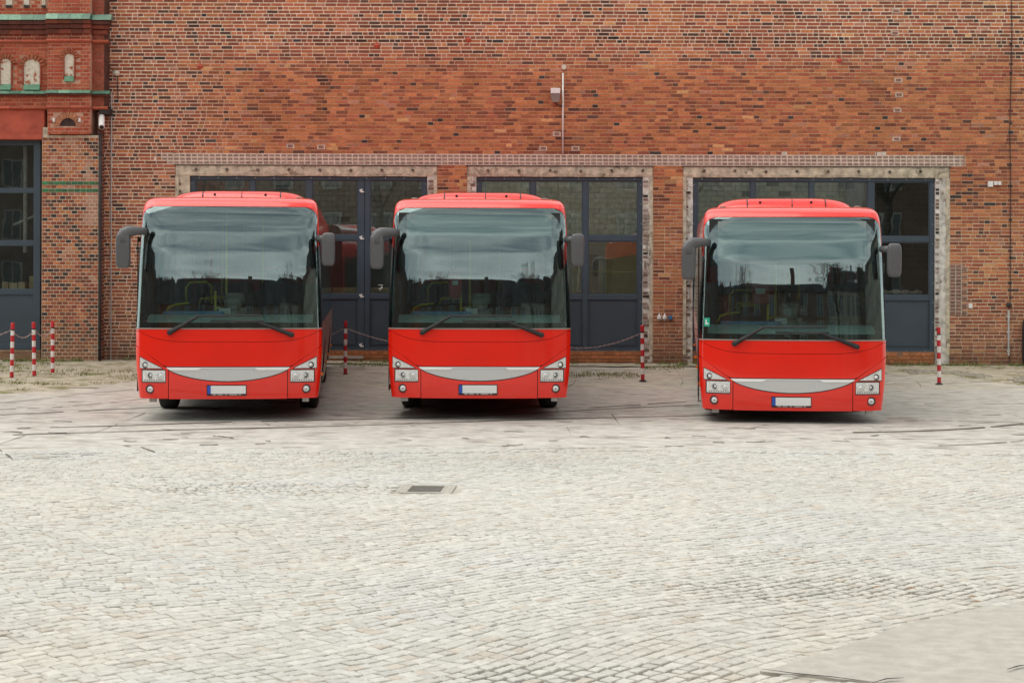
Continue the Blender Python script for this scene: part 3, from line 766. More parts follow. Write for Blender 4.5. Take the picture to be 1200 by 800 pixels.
# ------------------------------------------------------------------ left pilaster and side bay
PY = WALL - .5
def zx(py): return H + (322 - py) / F * PY
def xx_(px): return (px - 600) / F * PY
pil = empty('corner_pilaster', (0, 0, 0)); tag(pil, 'ornate red brick corner pier with green glazed bands left of the buses', 'pier')
XA, XB = xx_(49), xx_(115)
core = MB(); core.box(XA, XB, PY, WALL + .4, -.3, zx(160), (.66, .57, .44)); 
core.box(xx_(47), XA - .0, PY + .12, WALL + .4, -.3, zx(165), (.42, .22, .15))
core.build('pier_core', 'mortar', pil, tint=True)
def brick_face(name, mat, x0, x1, z0, z1, yf, seq='header', colf=None, proud=.006, parent=pil, side=None, pitch=ROW, arch=None, keep=None):
    q = MB(); r = 0; z = z0
    while z + pitch * .8 < z1:
        x = x0 - (0 if r % 2 else .0625); k = 0
        while x < x1 - .015:
            wd = {'header': .125, 'mix': .25 if (r % 2 == 0) else .125, 'flem': .25 if k % 2 else .125}[seq]; k += 1
            xe = min(x + wd, x1); xs = max(x, x0)
            if xe - xs > .025:
                c = colf((xs + xe) / 2, z) if colf else jit(BR['red'], .18)
                pr = proud + R.uniform(-.003, .003)
                if keep is None or keep((xs + xe) / 2, z + pitch / 2):
                    if side is None: q.box(xs + .007, xe - .007, yf - pr, yf + .02, z + .009, z + pitch - .008, c, back=False)
                    else: q.box(side - .02, side + pr, xs + .005, xe - .005, z + .005, z + pitch - .006, c)
            x = xe if xe < x1 else x1 + 1
        z += pitch; r += 1
    return tag(q.build(name, mat, parent, tint=True), kind='stuff')
def pcol(x, z):
    py = 322 - (z - H) / PY * F; n = fbm(x * 1.6, z * 1.2, 90)
    c = jit(R.choice([BR['red'], BR['red'], BR['brown'], BR['deep'], BR['orange'], BR['dark']] if n < .55 or py > 330 else [BR['red'], BR['pink'], BR['pink'], BR['orange']]), .16)
    if n > .66: c = tuple(v * .6 + .4 * w_ for v, w_ in zip(c, (.50, .34, .27)))
    if R.random() < .04: c = (.05, .04, .04)
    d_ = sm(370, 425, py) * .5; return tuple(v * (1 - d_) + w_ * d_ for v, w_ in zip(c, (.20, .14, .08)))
greens = (zx(216.5), zx(225))
def notgreen(x, z): return not any(abs(z - gz - ROW / 2) < ROW * .5 for gz in greens)
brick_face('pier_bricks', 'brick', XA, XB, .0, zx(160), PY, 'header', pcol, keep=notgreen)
brick_face('return_bricks', 'brick', PY, WALL, .0, zx(130), 0, 'header', lambda x, z: jit(BR['brown'] if R.random() < .6 else BR['dark'], .2), side=XB)
for gz in greens:
    q = MB(); x = XA
    gz0 = round((gz - 0) / ROW) * ROW
    while x < XB - .02:
        xe = min(x + R.choice([.125, .125, .14]), XB); q.box(x + .006, xe - .006, PY - .014, PY + .02, gz0 + .006, gz0 + ROW - .006, jit(R.choice([(.02, .14, .05), (.03, .19, .07), (.05, .11, .04)]), .25)); x = xe
    q.build('green_brick', 'glaze', pil, tint=True)
# upper storey: body, projecting pier, mouldings
up = MB(); Yu = PY + .02
up.box(-17, xx_(57), Yu + .02, WALL + .5, zx(130), ZT, (.46, .25, .17)); up.box(xx_(57), xx_(107), PY - .12, WALL + .5, zx(158), ZT, (.52, .32, .23)); up.box(xx_(107), xx_(121), Yu, WALL + .5, zx(130), ZT, (.25, .12, .09))
up.build('upper_core', 'mortar', pil, tint=True)
def ucol(x, z):
    py = 322 - (z - H) / PY * F
    c = jit(R.choice([(.40, .095, .05), (.36, .075, .04), (.44, .12, .06)]), .12)
    if 30 < py < 50: c = tuple(v * (.35 + .5 * fbm(x * 2, z * 3, 93)) for v in c)
    return c
niches = [(-.5, 12, 70, 104), (27, 46, 70, 104)]
def nokeep(x, z):
    px = 600 + x / PY * F; py = 322 - (z - H) / PY * F
    for a, b, t, bo_ in niches + [(6, 13, -10, 10), (27, 33, -10, 10), (48, 52, -10, 10)]:
        if a - 1 < px < b + 1 and t - 3 < py < bo_ + 2: return False
    return True
brick_face('upper_bricks', 'brick', -16.9, xx_(57), zx(130), ZT - .1, Yu + .02, 'flem', ucol, keep=nokeep)
def nk2(x, z):
    px = 600 + x / PY * F; py = 322 - (z - H) / PY * F
    return not (75 < px < 89 and 61 < py < 99)  and not (66 < px < 96 and 135 < py < 152)
brick_face('upper_pier_bricks', 'brick', xx_(57), xx_(107), zx(160), ZT - .1, PY - .12, 'flem', ucol, keep=nk2)
brick_face('wing_bricks', 'brick', xx_(107), xx_(121), zx(130), ZT - .1, Yu, 'header', lambda x, z: jit(BR['deep'], .2))
brick_face('wing_return_bricks', 'brick', PY + .02, WALL, zx(130), ZT - .1, 0, 'header', lambda x, z: jit(BR['dark'], .2), side=xx_(121))
def band(name, mat, py0, py1, out, tints=None, slope=0, round_=False):
    q = MB()
    for (a, b, yf) in ((-16.9, xx_(56), Yu + .02), (xx_(56), xx_(108), PY - .12), (xx_(108), xx_(122) + out, Yu)):
        x = a
        while x < b - .01:
            xe = min(x + .26, b); xe = b if b - xe < .08 else xe
            c = jit(R.choice(tints), .15) if tints else (1, 1, 1)
            z0, z1 = zx(py1), zx(py0); yo = yf - out
            if round_:
                n = 6; vs = []
                for k in range(n + 1):
                    t = pi * k / n; vs += [(x + .002, yf - out * sin(t), (z0 + z1) / 2 - cos(t) * (z1 - z0) / 2), (xe - .002, yf - out * sin(t), (z0 + z1) / 2 - cos(t) * (z1 - z0) / 2)]
                fs = [(2 * k, 2 * k + 1, 2 * k + 3, 2 * k + 2) for k in range(n)] + [tuple(range(0, 2 * n + 2, 2))[::-1], tuple(range(1, 2 * n + 2, 2))]
                q.add(vs, fs, c)
            else:
                q.add([(x + .002, yo, z0), (xe - .002, yo, z0), (xe - .002, yf + .05, z0), (x + .002, yf + .05, z0), (x + .002, yo + slope, z1), (xe - .002, yo + slope, z1), (xe - .002, yf + .05, z1), (x + .002, yf + .05, z1)],
                      [(0, 1, 5, 4), (1, 2, 6, 5), (3, 0, 4, 7), (4, 5, 6, 7), (3, 2, 1, 0), (2, 3, 7, 6)], c)
            x = xe
    return q.build(name, mat, pil, tint=(mat in ('glaze', 'brick')))
GT = [(.09, .22, .14), (.06, .17, .11), (.14, .29, .19)]
band('green_cornice', 'glaze', 19, 26, .16, GT, .10); band('soot_course', 'brick', 26.5, 31, .13, [(.16, .05, .03), (.10, .04, .03)]); band('corbel_course', 'brick', 31.5, 36, .09, [(.22, .06, .04), (.12, .04, .03)])
band('soot_course', 'brick', 37, 42, .05, [(.13, .045, .03), (.20, .06, .04)]); band('red_moulding', 'brick', 48, 52.5, .08, [(.44, .12, .07)], round_=True)
band('green_cornice', 'glaze', 108, 112, .12, GT, .07); band('corbel_course', 'brick', 112.3, 114.5, .09, [(.12, .04, .03)]); band('red_moulding', 'brick', 126, 130, .07, [(.46, .12, .07)], round_=True)
# niches with plaster backs, arches and green sills
def niche(px0, px1, py0, py1, yf, arch=True):
    x0, x1, z0, z1 = xx_(px0), xx_(px1), zx(py1), zx(py0); q = MB(); c = (x0 + x1) / 2; rr = (x1 - x0) / 2; n = 10
    pts = [(x0, z0), (x1, z0)] + [(c + rr * cos(pi * k / n), z1 - rr + rr * sin(pi * k / n) * .9) for k in range(n + 1)]
    q.add([(x, yf - .016, z) for x, z in pts], [tuple(range(len(pts)))]); m_ = q.build('niche_back', 'plaster', pil)
    a = MB()
    for k in range(9):
        t0, t1 = pi * k / 9 + .03, pi * (k + 1) / 9 - .03
        P4 = [(c + r_ * cos(t), z1 - rr + r_ * sin(t) * .9) for r_, t in ((rr, t0 + .03), (rr + .11, t0 + .03), (rr + .11, t1 - .03), (rr, t1 - .03))]
        a.add([(x, yf - .045, z) for x, z in P4] + [(x, yf, z) for x, z in P4], [(3, 2, 1, 0), (0, 1, 5, 4), (1, 2, 6, 5), (2, 3, 7, 6), (3, 0, 4, 7)], jit(BR['red'], .2))
    for xs in (x0 - .03, x1): a.box(xs, xs + .03, yf - .045, yf, z0, z1 - rr, jit(BR['deep'], .1))
    a.build('arch_bricks', 'brick', pil, tint=True)['kind'] = 'stuff'
    s_ = MB(); s_.add([(x0, yf - .07, z0 - .11), (x1, yf - .07, z0 - .11), (x1, yf - .02, z0 + .01), (x0, yf - .02, z0 + .01), (x0, yf, z0 - .11), (x1, yf, z0 - .11)], [(0, 1, 2, 3), (0, 4, 5, 1), (3, 2, 5, 4)], (.08, .24, .13)); s_.build('sill', 'glaze', pil, tint=True)
for a in niches: niche(a[0], a[1], a[2], 101, Yu + .02)
niche(77, 88, 65, 92, PY - .12)
for a, b in ((6, 13), (27, 33), (48, 52)):
    q = MB(); q.box(xx_(a), xx_(b), Yu + .0, Yu + .06, zx(8), ZT - .2); q.build('niche_back', 'plaster', pil)
    q = MB(); q.box(xx_(a), xx_(b), Yu - .04, Yu + .05, zx(10.5), zx(8)); q.build('sill', 'glaze', pil, tint=False)
# little blind arch below the pier
q = MB(); cx_, cz_ = xx_(81), zx(150)
for k in range(11):
    t0, t1 = pi * k / 11 + .03, pi * (k + 1) / 11 - .03
    P4 = [(cx_ + r_ * cos(t), cz_ + r_ * sin(t)) for r_, t in ((.17, t0), (.30, t0), (.30, t1), (.17, t1))]
    q.add([(x, PY - .145, z) for x, z in P4] + [(x, PY - .1, z) for x, z in P4], [(3, 2, 1, 0), (0, 1, 5, 4), (1, 2, 6, 5), (2, 3, 7, 6), (3, 0, 4, 7)], jit((.42, .18, .10), .2))
q.build('arch_bricks', 'brick', pil, tint=True)['kind'] = 'stuff'
q = MB(); n = 10; pts = [(cx_ + .17 * cos(pi * k / n), cz_ + .17 * sin(pi * k / n)) for k in range(n + 1)]
q.add([(x, PY - .123, z) for x, z in pts], [tuple(range(len(pts)))]); q.build('arch_shade', 'archshade', pil)  # flat dark half-disc painted as the shadow inside the arch
for px in (65, 95):
    q = MB(); q.lathe([(-.05, .001), (-.05, .02), (-.02, .03), (0, .022), (.02, .034), (.04, .01)], (xx_(px), PY - .16, zx(143)), 'z', 10); q.build('insulator', 'whitepl', pil, smooth=True)
q = MB(); q.box(xx_(50), xx_(57), PY - .02, PY + .05, zx(163), zx(151)); q.build('broken_render', 'stone', pil)
q = MB(); q.box(-16.6, xx_(51), PY + .05, WALL + .3, zx(165), zx(129.8)); q.build('red_lintel', 'redrender', pil, bevel=.02)
q = MB(); q.box(-16.6, xx_(50), PY - .0, PY + .055, zx(165.0), zx(159)); q.build('lintel_lip', 'redrender', pil, bevel=.01)
# side bay window (x < 47)
bw = empty('side_bay_window', (0, PY + .3, 0)); tag(bw, 'tall dark framed window at the left edge beside the brick pier', 'window')
BYW = PY + .3
def z2(py): return H + (322 - py) / F * BYW
def x2(px): return (px - 600) / F * BYW
f = MB(); xr = x2(48)
f.box(xr - .15, xr, -.05, .06, z2(411), z2(166)); f.box(-16.5, xr - .15, -.04, .055, z2(172), z2(166.1))
for a, b in ((222, 228), (283, 290), (340, 347), (404, 411)): f.box(-16.5, xr - .15, -.04, .05, z2(b), z2(a))
f.box(-12.2, -12.05, -.045, .055, z2(411), z2(172)); f.box(-14.3, -14.15, -.045, .055, z2(411), z2(172)); f.box(-16.6, -16.45, -.045, .055, z2(411), z2(172)); f.build('frame', 'frame', bw, bevel=.008)
for a, b in ((172, 222), (228, 283), (290, 340)):
    for xa, xb in ((-16.45, -14.3), (-14.15, -12.2), (-12.05, xr - .15)): q = MB(); q.box(xa, xb, .0, .008, z2(b), z2(a)); q.build('pane', 'pane', bw)
q = MB(); q.box(-16.45, xr - .15, -.01, .02, z2(404), z2(347)); q.build('panel', 'panelpaint', bw)
for k, (a, b) in enumerate(((0, 7), (8, 18), (19, 27), (-18, -6))): q = MB(); q.box(x2(a), x2(b), .15, .4, z2(340), z2(332 + k % 2)); q.build('crate', 'wood', bw)
q = MB(); q.box(x2(32), x2(37), .15, .3, z2(340), z2(325)); q.build('crate', 'wood', bw)
q = MB(); q.box(-16.5, -9.6, 1.8, 1.9, -.2, 5.2); q.box(-16.5, -9.6, .1, 1.9, 4.9, 5.0); q.box(-16.5, -9.6, .1, 1.9, -.1, 0.0); q.box(-9.7, -9.6, .2, 1.9, 0, 5); q.build('room_back', 'roomdark', bw)
q = MB(); q.tube([(x2(22), .5, 2.5), (x2(22), .5, 4.8)], .05, 8); q.tube([(x2(8), .5, 3.1), (x2(40), .5, 3.35)], .03, 8); q.build('inner_pipe', 'zinc', bw)
q = MB(); q.box(-16.6, xr, -.02, .35, -.3, z2(411.3), (.45, .36, .25)); q.build('bay_plinth', 'mortar', bw, tint=True)
q = MB()
for r in range(5):
    x = -16.6
    while x < xr - .03: q.box(x + .005, min(x + .12, xr), -.03, .0, .02 + r * ROW, .02 + r * ROW + .064, jit((.24, .14, .085), .2)); x += .125
q.build('plinth_bricks', 'brick', bw, tint=True)['kind'] = 'stuff'

# ------------------------------------------------------------------ things fixed to the walls
def wthing(name, label, cat, px, py, group=None):
    o = empty(name, (wx(px), WALL, wz(py))); return tag(o, label, cat, group)
o = wthing('conduit', 'thin white vertical conduit with round cap high on the brick wall', 'pipe', 659, 180)
q = MB(); q.tube([(0, -.05, 0), (0, -.05, wz(86) - wz(180))], .018, 8); q.build('pipe', 'whitepl', o, smooth=True)
q = MB(); q.lathe([(0, .001), (0, .052), (-.03, .055), (-.035, .001)][::-1], (0.02, -.01, wz(79) - wz(180)), 'y', 14); q.build('cap', 'plaster', o)
for z in (.3, 1.0, 1.5): q = MB(); q.box(-.03, .03, -.055, 0, z - .01, z + .01); q.build('clip', 'iron', o)
o = wthing('flood_lamp', 'small white topped grey box lamp beside the white conduit', 'lamp', 650, 112)
q = MB(); q.box(-.10, .10, -.25, -.06, .02, .135); q.build('lid', 'whitepl', o, bevel=.008)
q = MB(); q.add([(-.10, -.24, .018), (.10, -.24, .018), (.10, -.06, .018), (-.10, -.06, .018), (-.075, -.2, -.16), (.085, -.2, -.16), (.085, -.06, -.16), (-.075, -.06, -.16)], [(0, 1, 2, 3), (4, 5, 1, 0), (5, 6, 2, 1), (6, 7, 3, 2), (7, 4, 0, 3), (7, 6, 5, 4)]); q.build('housing', 'greypl', o)
q = MB(); q.tube([(.0, -.1, -.16), (.04, -.1, -.21), (.16, -.05, -.22)], .012, 6); q.tube([(.0, -.1, 0), (.0, 0, 0)], .02, 6); q.build('bracket', 'iron', o)
o = empty('surveillance_camera', (xx_(120), PY - .15, zx(145))); tag(o, 'white tube shaped security camera pointing down from the brick pier corner', 'camera')
q = MB(); q.tube([(-.05, .25, .16), (.035, -.10, -.12)], .062, 16); q.build('tube', 'whitepl', o, smooth=True, auto=40)
q = MB(); q.tube([(.034, -.098, -.118), (.037, -.112, -.130)], .045, 14); q.build('lens', 'gloss', o)
q = MB(); q.box(-.08, .10, .16, .62, .18, .32); q.build('mount', 'iron', o)
o = empty('drain_pipe', (xx_(117.5), PY - .02, 0)); tag(o, 'thin dark rusty drainpipe running down the corner of the brick pier', 'pipe')
q = MB(); q.tube([(0, 0, .05), (0, 0, 1.6), (.0, 0, 3.2), (0, 0, zx(158))], .030, 10); q.build('pipe', 'iron', o, smooth=True)
for z in (.5, 1.9, 3.3, 4.6): q = MB(); q.lathe([(-.02, .04), (.02, .04)], (0, 0, z), 'z', 10); q.build('collar', 'iron', o)
o = empty('lightning_rod', (wx(130.5), WALL - .03, 0)); tag(o, 'thin pale metal rod running down the wall right of the brick pier', 'rod')
q = MB(); q.tube([(0, 0, .1), (0, 0, wz(112)), (-.12, -.0, wz(106)), (-.13, 0, ZT)], .014, 6); q.build('rod', 'zinc', o)
for z in (1.2, 2.4, 3.6, 4.8, 7.0): q = MB(); q.box(-.02, .02, -.01, .03, z, z + .03); q.build('clip', 'zinc', o)
o = wthing('wall_lamp', 'small round pale lamp on the wall right of the green cornice', 'lamp', 137, 88)
q = MB(); q.blob((0, -.07, 0), (.065, .06, .06), 3, 12, 8); q.build('globe', 'plaster', o, smooth=True)
q = MB(); q.tube([(-.04, -.05, .02), (-.2, -.02, .18)], .008, 5); q.tube([(0, -.03, 0), (0.02, -.02, -.6)], .008, 5); q.build('cable', 'iron', o)
SL = ['largest white socket box of three high on the right brick wall', 'middle small white box of three high on the right brick wall', 'right small white box of three high on the right brick wall']
for k, (px, py, s_) in enumerate(((1159.5, 214.5, .052), (1165.5, 213.5, .034), (1170, 213.5, .034))):
    q = MB(); q.box(-s_, s_, -.08, 0, -s_ * 1.15, s_ * 1.15); b_ = q.build('socket_box', 'whitepl', bevel=.008); b_.location = (wx(px), WALL - .012, wz(py)); tag(b_, SL[k], 'socket', 'small boxes high on the right wall')
CL = ['left white power socket on the pier between the second and third gate', 'middle white power socket on the pier between the second and third gate']
for k, px in enumerate((772.5, 778.8)):
    o = wthing('power_socket', CL[k], 'socket', px, 372); tag(o, group='sockets on the brick pier')
    q = MB(); q.lathe([(-.02, .001), (-.02, .045), (.0, .05), (.05, .04), (.05, .001)], (0, -.05, 0), 'z', 12); q.build('body', 'whitepl', o, smooth=True, auto=40)
    q = MB(); q.lathe([(.05, .03), (.07, .012), (.11, .01), (.11, .001)], (0, -.05, 0), 'z', 10); q.build('neck', 'whitepl', o)
    q = MB(); q.lathe([(-.02, .03), (-.06, .03), (-.07, .001)], (0, -.06, 0), 'z', 10); q.build('cap', 'greypl', o)
o = wthing('power_socket', 'blue power socket right of two white ones on the brick pier', 'socket', 785.5, 371.5); tag(o, group='sockets on the brick pier')
q = MB(); q.box(-.04, .04, -.08, 0, -.05, .045); q.build('body', 'bluepl', o, bevel=.01)
q = MB(); q.lathe([(0, .03), (-.05, .03), (-.055, .001)][::-1], (0, -.08, -.01), 'y', 10); q.build('cap', 'bluepl', o)
o = wthing('downpipe', 'thin grey pipe low on the right brick wall below a black box', 'pipe', 1181.5, 415)
q = MB(); q.tube([(0, -.04, 0), (0, -.04, wz(362) - wz(415))], .022, 8); q.build('pipe', 'zinc', o)
for z in (.1, .5, .85): q = MB(); q.box(-.03, .03, -.045, 0, z - .012, z + .012); q.build('clip', 'whitepl', o)
q = MB(); q.blob((.0, -.06, wz(355.5) - wz(415)), (.06, .05, .05), 3, 10, 6); q.build('box', 'iron', o)
o = wthing('cable', 'thin black vertical cable down the right end of the wall', 'cable', 1183.5, 0)
q = MB(); zt0 = wz(0); q.tube([(0.0, -.025, .8), (.02, -.025, -.8), (-.02, -.025, -2.8), (0.0, -.025, -3.6), (0, -.025, wz(352) - zt0), ], .010, 5); q.tube([(-.01, -.025, wz(415) - zt0), (0, -.025, .1 - zt0)], .008, 5); q.build('wire', 'iron', o)
q = MB()
for py in (50, 84, 143, 256, 300): q.blob((0, -.03, wz(py) - zt0), (.03, .02, .03), 3, 8, 5)
q.build('clip', 'iron', o)
o = wthing('black_downpipe', 'black round topped pipe cover cropped by the right edge', 'pipe', 1204, 430)
q = MB(); q.blob((0.0, -.08, .55), (.12, .09, .53), 5, 16, 12); q.build('cover', 'iron', o, smooth=True)
o = wthing('tap_box', 'small pale fitting low on the brick wall right of the third gate', 'fitting', 1137.5, 357)
q = MB(); q.box(-.05, .03, -.05, 0, -.05, .05); q.build('box', 'whitepl', o, bevel=.01)
AL = [(548, 47, 'orange diamond tie plate on the blackened course left of centre'), (441, 54, 'red diamond tie plate near the top left of the wall'), (234, 79, 'red diamond tie plate above the first bus'), (983, 70, 'red diamond tie plate near the top right of the wall')]
for px, py, lb_ in AL:
    q = MB(); s_ = .075; q.add([(-s_, -.01, 0), (0, -.01, -s_), (s_, -.01, 0), (0, -.01, s_), (0, -.05, 0), (-s_, .02, 0), (0, .02, -s_), (s_, .02, 0), (0, .02, s_)], [(0, 1, 4), (1, 2, 4), (2, 3, 4), (3, 0, 4), (1, 0, 5, 6), (2, 1, 6, 7), (3, 2, 7, 8), (0, 3, 8, 5)])
    b_ = q.build('tie_plate', 'redrender'); b_.location = (wx(px), WALL - .01, wz(py)); tag(b_, lb_, 'tie plate', 'diamond tie plates on the wall')

# ================================================================== POSTS AND CHAINS
def post_mesh(name):
    t = empty(name); n = 9; h = 1.04 / n
    for k in range(n):
        q = MB(); z0 = .02 + k * h
        q.lathe([(0, .001), (0, .036), (h - .001, .036), (h - .001, .001)], (0, 0, z0), 'z', 12); q.build('red_band' if k % 2 == 0 else 'white_band', 'post_red' if k % 2 == 0 else 'post_white', t, smooth=True, auto=40)
    q = MB(); q.lathe([(0, .001), (0, .038), (.012, .030), (.015, .001)], (0, 0, 1.06), 'z', 12); q.build('cap', 'post_red', t)
    q = MB(); q.lathe([(0, .075), (.014, .07), (.018, .045), (.03, .04)], (0, 0, 0), 'z', 14); q.build('foot', 'iron', t)
    q = MB(); q.lathe([(-.012, .04), (.012, .04)], (0, 0, .94), 'z', 10); q.build('chain_ring', 'iron', t)
    return t
def copy_tree(o, parent=None):
    c = o.copy(); COL.objects.link(c); c.parent = parent
    for ch in list(o.children): copy_tree(ch, c)
    return c
POSTS = [(14, 446, 'leftmost red and white striped post in front of the dark window'), (40.5, 444.5, 'second striped post from the left, before the window edge'), (62, 442, 'third striped post from the left, before the brick pier'),
         (405, 440.5, 'striped post between the first and second bus'), (753.5, 447, 'striped post between the second and third bus'), (1101, 449.5, 'rightmost striped post beside the third gate jamb')]
proto = post_mesh('striped_post'); PP = {}
for i, (px, py, lb_) in enumerate(POSTS):
    Y = gy(py); z = 0
    for _ in range(4): z = apron(wx(px, Y), Y); Y = F * (H - z) / (py - 322)
    o = proto if i == 0 else copy_tree(proto)
    o.location = (wx(px, Y), Y, z + .012); o.rotation_euler = (radians(R.uniform(-1, 1)), radians(R.uniform(-1.2, 1.2)), R.uniform(0, 6)); tag(o, lb_, 'post', 'red and white striped posts with chains'); PP[i] = Vector((wx(px, Y), Y, z + .95))
def hidden(px, py):
    Y = gy(py); z = apron(wx(px, Y), Y); o = copy_tree(proto); o.location = (wx(px, Y), Y, z + .012); return o, Vector((wx(px, Y), Y, z + .95))
h1, hp1 = hidden(235, 441); tag(h1, 'striped post hidden behind the first bus', 'post', 'red and white striped posts with chains')
h2, hp2 = hidden(600, 445); tag(h2, 'striped post hidden behind the second bus', 'post', 'red and white striped posts with chains')
def chain(a, b, sag, label):
    q = MB(); n = max(10, int((b - a).length / .045)); pts = []
    for k in range(n + 1):
        t = k / n; p = a.lerp(b, t); p.z -= sag * 4 * t * (1 - t); pts.append(p)
    for k in range(n):
        p0, p1 = pts[k], pts[k + 1]; c = (p0 + p1) / 2; d_ = (p1 - p0) * .62
        up_ = Vector((0, 0, 1)) if k % 2 else Vector((0, 1, 0)); s_ = d_.cross(up_).normalized() * .011
        loop = [c - d_, c - d_ * .6 + s_, c + d_ * .6 + s_, c + d_, c + d_ * .6 - s_, c - d_ * .6 - s_, c - d_]
        q.tube(loop, .0042, 4, cap=False)
    tag(q.build('chain', 'chain'), label, 'chain', 'plastic chains between the posts')
off = Vector((-2.2, -.2, 0))
chain(PP[0] + off, PP[0], .26, 'chain hanging left from the leftmost striped post'); chain(PP[0], PP[1], .16, 'chain between the two leftmost striped posts'); chain(PP[1], PP[2], .15, 'chain between the second and third striped posts')
chain(hp1, PP[3], .42, 'chain running from the striped post towards the first bus'); chain(PP[3], hp2, .33, 'chain running from the striped post behind the second bus'); chain(hp2, PP[4], .33, 'chain sagging before the middle gate panel')

# ================================================================== BUSES
prof_z = [.20, .31, .45, .70, 1.0, 1.25, 1.6, 2.0, 2.4, 2.7, 2.9, 3.0, 3.06, 3.11, 3.14]
prof_w = [1.222, 1.236, 1.252, 1.276, 1.289, 1.292, 1.280, 1.266, 1.252, 1.240, 1.228, 1.218, 1.202, 1.165, 1.10]
prof_l = [.05, .03, .012, .0, .012, .03, .052, .085, .13, .18, .235, .285, .35, .46, .62]
def interp(z, ys):
    return float(np.interp(z, prof_z, ys))
# smooth the profiles
_zz = np.linspace(.2, 3.14, 400)
def _smooth(ys, k=17):
    a = np.interp(_zz, prof_z, ys); p = np.pad(a, k, mode='edge'); ker = np.hanning(2 * k + 1); ker /= ker.sum(); s = np.convolve(p, ker, 'valid'); 
    m = np.clip((_zz - 2.9) / .15, 0, 1); return s * (1 - m) + a * m
_w = _smooth(prof_w); _l = _smooth(prof_l)
def HW(z): return float(np.interp(z, _zz, _w))
def LE(z): return float(np.interp(z, _zz, _l))
def ys(x, z):
    t = min(abs(x) / HW(z), .99995); return LE(z) + .075 * t * t + .17 * (1 - sqrt(1 - t ** 7))
def sp(x, z, off=0):
    h = HW(z); x = max(-h * .9997, min(h * .9997, x)); e = .003
    y = ys(x, z)
    if not off: return (x, y, z)
    dx = (ys(x + e, z) - ys(x - e, z)) / (2 * e) if abs(x) < h - .004 else math.copysign(20, x)
    if abs(x) >= h - .03: dx = math.copysign(max(abs(dx), 1.2 + 10 * max(0, (abs(x) - h + .03) / .03)), x)
    dz = (ys(x, min(z + e, 3.139)) - ys(x, z - e)) / (2 * e)
    n = Vector((dx, -1, dz)).normalized() * off
    return (x + n.x, y + n.y, z + n.z)
def patch(mb, xlo, xhi, zlo, zhi, nu, nv, off=0, th=.012, mi=0):
    """xlo/xhi(z), zlo/zhi(s): area on the front surface"""
    def f(u, v, o):
        # lateral position in fraction first, then height, then exact x
        x = xlo + (xhi - xlo) * u
        z = zlo(x) + (zhi(x) - zlo(x)) * v
        return sp(x, z, off + o)
    mb.grid(f, nu, nv, th, mi=mi)
def patch_full(mb, zlo, zhi, nu, nv, off=0, th=.012, wfac=1.0, cut=None, mi=0):
    def f(u, v, o):
        s = sin((u - .5) * pi); xg = s * 1.27
        z = zlo(xg) + (zhi(xg) - zlo(xg)) * v
        h = HW(z) * wfac
        if cut: h = min(h, cut(z))
        return sp(s * h, z, off + o)
    mb.grid(f, nu, nv, th, mi=mi)
def ca_(v): return lambda x: v
ZW = 2.995; RC = .15
def wcut(z):
    w_ = HW(z) * .988
    if z > ZW - RC: w_ = w_ - RC + sqrt(max(0, RC * RC - (z - (ZW - RC)) ** 2))
    return w_
XG = .856; ZG = .757
def diag(x): return ZG + (abs(x) - XG) * (1.056 - ZG) / (1.27 - XG) * (1 + .0 * x)
def grille_lo(x): return ZG - .192 * max(0, 1 - (x / XG) ** 2) ** .72
def seam(x): return 1.104 + .15 * min(1, abs(x) / 1.22) ** 5
LEN = 12.0
def side_pt(sgn, y, z, off=0, o=0): return (sgn * (HW(z) + off + o), y, z)
